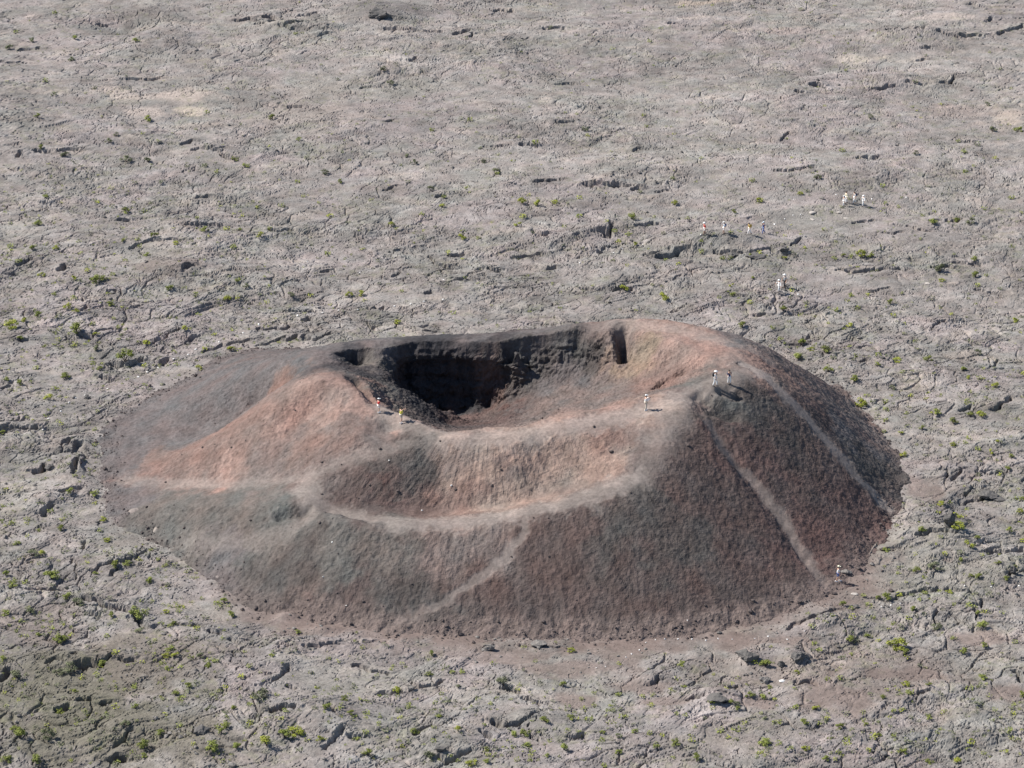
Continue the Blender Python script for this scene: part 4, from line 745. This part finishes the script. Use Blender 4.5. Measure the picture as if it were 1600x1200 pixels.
def skinned(name, chains, mats, parent, sub=1, caps=None):
    """chains of (point, radius) that share joints grow into one continuous surface"""
    P, Rr, E, idx = [], [], [], {}
    for ch in chains:
        prev = None
        for p, r in ch:
            kx = tuple(round(c, 4) for c in p)
            if kx not in idx: idx[kx] = len(P); P.append(p); Rr.append(r)
            i = idx[kx]
            if prev is not None and prev != i and (prev, i) not in E and (i, prev) not in E: E.append((prev, i))
            prev = i
    me = bpy.data.meshes.new(name); me.from_pydata([tuple(p) for p in P], E, []); me.update()
    ob = bpy.data.objects.new(name, me); COL.objects.link(ob)
    md = ob.modifiers.new('skin', 'SKIN'); md.use_smooth_shade = True; md.branch_smoothing = .4
    bm = bmesh.new(); bm.from_mesh(me); lay = bm.verts.layers.skin.verify()
    for v, r in zip(bm.verts, Rr): v[lay].radius = r if isinstance(r, tuple) else (r, r)
    bm.verts.ensure_lookup_table(); bm.verts[0][lay].use_root = True; bm.to_mesh(me); bm.free()
    if sub: s = ob.modifiers.new('sub', 'SUBSURF'); s.levels = sub; s.render_levels = sub
    dg = bpy.context.evaluated_depsgraph_get(); dg.update()
    me2 = bpy.data.meshes.new_from_object(ob.evaluated_get(dg)); ob.modifiers.clear(); ob.data = me2; me2.name = name
    bpy.data.meshes.remove(me); me2.materials.clear()
    for mm in mats: me2.materials.append(mm)
    ob.parent = parent; return ob
def ell(bm, c, s, sub=2):
    r = bmesh.ops.create_icosphere(bm, subdivisions=sub, radius=1)
    for v in r['verts']: v.co = Vector((v.co.x * s[0] + c[0], v.co.y * s[1] + c[1], v.co.z * s[2] + c[2]))
def bm_obj(name, bm, mat, parent):
    me = bpy.data.meshes.new(name); bm.to_mesh(me); bm.free(); me.materials.append(mat)
    me.polygons.foreach_set('use_smooth', np.ones(len(me.polygons), bool)); o = bpy.data.objects.new(name, me); COL.objects.link(o); o.parent = parent; return o
def person(px, py, hpx, face, lab, grp, top_c, leg_c, hat=None, shorts=False, stride=.12, arms='down', pack=None, lean=.0, skirt=None, shoe=None, sleeve=True, camera=False):
    """face: heading in degrees, 0 = towards +x; figure is modelled facing +x"""
    p = surf(px, py); s = mscale(py, p[2]); h = hpx / s / 0.88; h = min(max(h, 1.3), 1.95); k = h / 1.75
    root = bpy.data.objects.new('person', None); COL.objects.link(root); root.location = (p[0], p[1], p[2] - .015); root.rotation_euler = (0, 0, R(face)); root.scale = (k * 1.1, k * 1.12, k)
    tag(root, lab, 'person', grp)
    V3 = Vector; ln = lean
    pel = V3((0, 0, .94)); ch = V3((ln * .35, 0, 1.22)); up_ = V3((ln * .55, 0, 1.40)); nk = V3((ln * .65, 0, 1.50)); hd = V3((ln * .75 + .01, 0, 1.60)); ht = V3((ln * .8 + .01, 0, 1.68))
    hips = [V3((0, y * .10, .90)) for y in (1, -1)]; foot = [V3((stride * sx, y * .10, .07)) for sx, y in ((1, 1), (-1, -1))]
    knee = [(hips[i] + foot[i]) / 2 + V3((.05, 0, .02)) for i in (0, 1)]
    sh = [V3((ln * .55, y * .185, 1.40)) for y in (1, -1)]
    if arms == 'camera': el = [V3((ln + .10, y * .25, 1.18)) for y in (1, -1)]; wr = [V3((ln + .33, y * .09, 1.38)) for y in (1, -1)]
    elif arms == 'walk': el = [V3((ln * .3 - .10 * y, y * .26, 1.13)) for y in (1, -1)]; wr = [V3((ln * .3 - .05 * y + .12 * (1 if y < 0 else .4), y * .26, .92)) for y in (1, -1)]
    elif arms == 'out': el = [V3((ln * .3, y * .36, 1.18)) for y in (1, -1)]; wr = [V3((ln * .3 + .08, y * .52, 1.02)) for y in (1, -1)]
    elif arms == 'hips': el = [V3((-.04, y * .36, 1.16)) for y in (1, -1)]; wr = [V3((.08, y * .20, 1.03)) for y in (1, -1)]
    else: el = [V3((ln * .4 - .02, y * .25, 1.13)) for y in (1, -1)]; wr = [V3((ln * .4 + .04, y * .26, .88)) for y in (1, -1)]
    chains = [[(pel, (.13, .10)), (ch, (.135, .10)), (up_, (.14, .09)), (nk, .052), (hd, (.075, .088)), (ht, (.07, .08))]]
    for i, y in ((0, 1), (1, -1)):
        chains.append([(pel, (.13, .10)), (hips[i], .085), (knee[i], .055), (foot[i] + V3((0, 0, .05)), .038), (foot[i] + V3((-.03, 0, -.02)), .036), (foot[i] + V3((.16, 0, -.035)), .028)])
        hnd = (wr[i] - el[i]).normalized(); sd_ = hnd.cross(V3((1, 0, 0)));
        if sd_.length < .2: sd_ = hnd.cross(V3((0, 0, 1)))
        sd_.normalize(); palm = wr[i] + hnd * .08; curl = V3((.02, -.015 * y, -.01))
        arm = [(up_, (.14, .09)), (sh[i], .055), (el[i], .040), (wr[i], .027), (palm, (.036, .018))]; chains.append(arm)
        for f in range(4):
            a = palm + sd_ * (.026 * (f - 1.5) / 1.5) + hnd * .02; L = (.060, .075, .07, .052)[f]
            chains.append([(palm, (.036, .018)), (a, .0095), (a + hnd * L * .55, .0088), (a + hnd * L + curl, .0075)])
        chains.append([(palm, (.036, .018)), (palm + sd_ * .035 - hnd * .03, .010), (palm + sd_ * .055 + hnd * .012, .009)])
    body = skinned('body', chains, [SKIN], root)
    # features of the face, ears and nose on the head itself
    bm = bmesh.new(); bm.from_mesh(body.data); hx = hd.x
    ell(bm, (hx + .098, 0, 1.60), (.020, .014, .024)); ell(bm, (hx + .078, 0, 1.555), (.018, .026, .008))
    for y in (1, -1): ell(bm, (hx - .005, y * .083, 1.605), (.018, .010, .030))
    ne = len(bm.faces)
    for y in (1, -1): ell(bm, (hx + .083, y * .032, 1.625), (.009, .011, .007), 1)
    bm.faces.ensure_lookup_table(); body.data.materials.append(EYE)
    for fi in range(ne, len(bm.faces)): bm.faces[fi].material_index = 1
    bm.to_mesh(body.data); bm.free()
    # shirt
    g = .016
    sc = [[(V3((pel.x, 0, .93)), (.148, .118)), (ch, (.152, .118)), (up_ , (.152, .105)), (nk - V3((0, 0, .045)), .068)]]
    for i in (0, 1):
        e = el[i] if sleeve == 'long' else sh[i] + (el[i] - sh[i]) * .75
        c = [(up_, (.152, .105)), (sh[i], .072)]
        if sleeve == 'long': c += [(el[i], .056), (wr[i] - (wr[i] - el[i]) * .08, .042)]
        else: c += [(e, .060)]
        sc.append(c)
    skinned('shirt', sc, [CL[top_c]], root)
    lc = []
    for i in (0, 1):
        c = [(V3((0, 0, .955)), (.146, .114)), (hips[i], .102)]
        if shorts: c += [(hips[i] + (knee[i] - hips[i]) * .85, .085)]
        else: c += [(knee[i], .075), (foot[i] + V3((-.01, 0, .06)), .056)]
        lc.append(c)
    skinned('shorts' if shorts else 'trousers', lc, [CL[leg_c]], root)
    for i in (0, 1):
        bm = bmesh.new(); f = foot[i]; ell(bm, (f.x + .06, f.y, .05), (.15, .055, .045)); ell(bm, (f.x - .03, f.y, .085), (.062, .052, .06))
        bm_obj('shoe', bm, shoe or SHOE, root)
    bm = bmesh.new(); ell(bm, (hx - .022, 0, 1.635), (.098, .092, .095)); ell(bm, (hx - .05, 0, 1.58), (.06, .082, .08)); bm_obj('hair', bm, HAIR, root)
    if hat:
        bm = bmesh.new(); ell(bm, (hx - .005, 0, 1.69), (.112, .104, .075)); 
        if hat[1] == 'brim':
            r = bmesh.ops.create_cone(bm, cap_ends=True, segments=28, radius1=.19, radius2=.115, depth=.035)
            for v in r['verts']: v.co = v.co + V3((hx, 0, 1.675)) + V3((0, 0, -.012 * abs(v.co.y) / .19))
        else: ell(bm, (hx + .12, 0, 1.672), (.085, .075, .012))
        bm_obj('hat', bm, CL[hat[0]], root)
    if pack:
        bm = bmesh.new(); ell(bm, (ln * .3 - .20, 0, 1.24), (.105, .145, .22), 3)
        for v in bm.verts: v.co.y = max(-.135, min(.135, v.co.y))
        o = bm_obj('backpack', bm, CL[pack], root)
        bm = bmesh.new()
        for y in (1, -1):
            for t in range(9):
                a = math.pi * t / 8; ell(bm, (ln * .45 - .03 - .145 * math.cos(a), y * .115, 1.34 + .155 * math.sin(a) - .08 * (t > 4) * (t - 4) / 4), (.028, .022, .028), 1)
        s_ = bm_obj('strap', bm, CL['dark'], o)
    if camera:
        cm = bpy.data.objects.new('camera_body', None); bpy.data.objects.remove(cm)
        bm = bmesh.new(); r = bmesh.ops.create_cube(bm, size=1)
        for v in r['verts']: v.co = V3((v.co.x * .06, v.co.y * .13, v.co.z * .085))
        r = bmesh.ops.create_cone(bm, cap_ends=True, segments=16, radius1=.035, radius2=.035, depth=.07, matrix=Matrix.Rotation(R(90), 4, 'Y') @ Matrix.Translation((0, 0, .06)))
        bmesh.ops.bevel(bm, geom=list(bm.edges), offset=.005, segments=1)
        me = bpy.data.meshes.new('camera'); bm.to_mesh(me); bm.free(); me.materials.append(CL['dark']); o = bpy.data.objects.new('hand_camera', me); COL.objects.link(o)
        o.matrix_world = Matrix.Translation(root.location) @ Matrix.Rotation(R(face), 4, 'Z') @ Matrix.Scale(k, 4) @ Matrix.Translation((ln + .42, 0, 1.42))
        tag(o, 'small dark camera held up by ' + camera, 'camera')
    return root
G1, G2, G3, G4 = 'hikers on the crater rim', 'walkers crossing the plain', 'walkers far out on the plain', 'pair on the smooth lava'
person(592, 645.5, 22, 20, 'person in red shirt and white shorts standing at the crater edge, left rim', G1, 'red', 'white', hat=('white', 'cap'), shorts=True, shoe=WSHOE, stride=.06, arms='down')
person(627, 661.5, 25, 25, 'person in bright yellow shirt raising a camera on the left crater rim', G1, 'yellow', 'beige', shorts=True, arms='camera', stride=.1, shoe=WSHOE, camera='the person in yellow')
person(1009, 642, 24, 15, 'person in white shirt and hat holding a camera on the bare rim path', G1, 'white', 'beige', hat=('white', 'cap'), arms='camera', stride=.08, sleeve='long', shoe=WSHOE, camera='the person in white on the rim path')
person(1117, 604, 24.5, -20, 'person in white hat and white clothes with dark pack at the cone summit', G1, 'white', 'white', hat=('white', 'brim'), arms='walk', pack='dark', stride=.16, lean=.06)
person(1139, 601, 22, -60, 'person in navy shirt and white trousers at the right of the summit pair', G1, 'navy', 'white', arms='down', stride=.08)
person(1309, 908.5, 25, -10, 'person in white shirt, pale hat and blue shorts at the foot of the cone', 'lone hiker at the foot of the cone', 'white', 'blue', hat=('cream', 'cap'), shorts=True, stride=.16, arms='walk', shoe=WSHOE)
person(1226, 450, 21.5, 205, 'adult in grey shirt and dark trousers with white hat on smooth lava', G4, 'grey', 'dark', hat=('white', 'brim'), arms='walk', stride=.14, lean=.1)
person(1217, 457, 19, 205, 'shorter person all in white in front of the adult in grey', G4, 'white', 'white', hat=('white', 'brim'), arms='out', stride=.16, lean=.05, sleeve='long')
person(1101, 366.5, 18.5, 190, 'walker in red shirt, white shorts and white hat, leftmost of four', G2, 'red', 'white', hat=('white', 'brim'), shorts=True, stride=.14, arms='walk', lean=.08)
person(1131, 366.5, 18.5, 190, 'walker in pale blue top and white shorts, second of four', G2, 'pale', 'white', hat=('white', 'cap'), shorts=True, stride=.12, arms='walk', pack='blue', lean=.05)
person(1171, 366.5, 18, 190, 'walker in yellow top leaning forward, third of four', G2, 'ochre', 'white', stride=.26, arms='walk', lean=.16, pack='ochre')
person(1193, 366, 18.5, 200, 'walker in navy and blue clothes with pale hat, rightmost of four', G2, 'navy', 'blue', hat=('pale', 'cap'), stride=.22, arms='out', lean=.05)
person(1318, 322.5, 16, 200, 'shorter walker all in white, nearest of the far group of four', G3, 'white', 'white', hat=('white', 'cap'), arms='down', stride=.10, sleeve='long')
person(1322.5, 318.5, 18, 190, 'walker in cream shirt behind the shorter one in white', G3, 'cream', 'white', arms='walk', stride=.14, sleeve='long', lean=.1)
person(1335, 319, 18.5, 190, 'walker in white top and white trousers with navy backpack', G3, 'white', 'white', arms='walk', stride=.20, pack='navy', lean=.08)
person(1348.5, 323, 17, 200, 'walker all in white with arms held out, rightmost of the far group', G3, 'white', 'white', hat=('white', 'brim'), arms='out', stride=.16, sleeve='long')
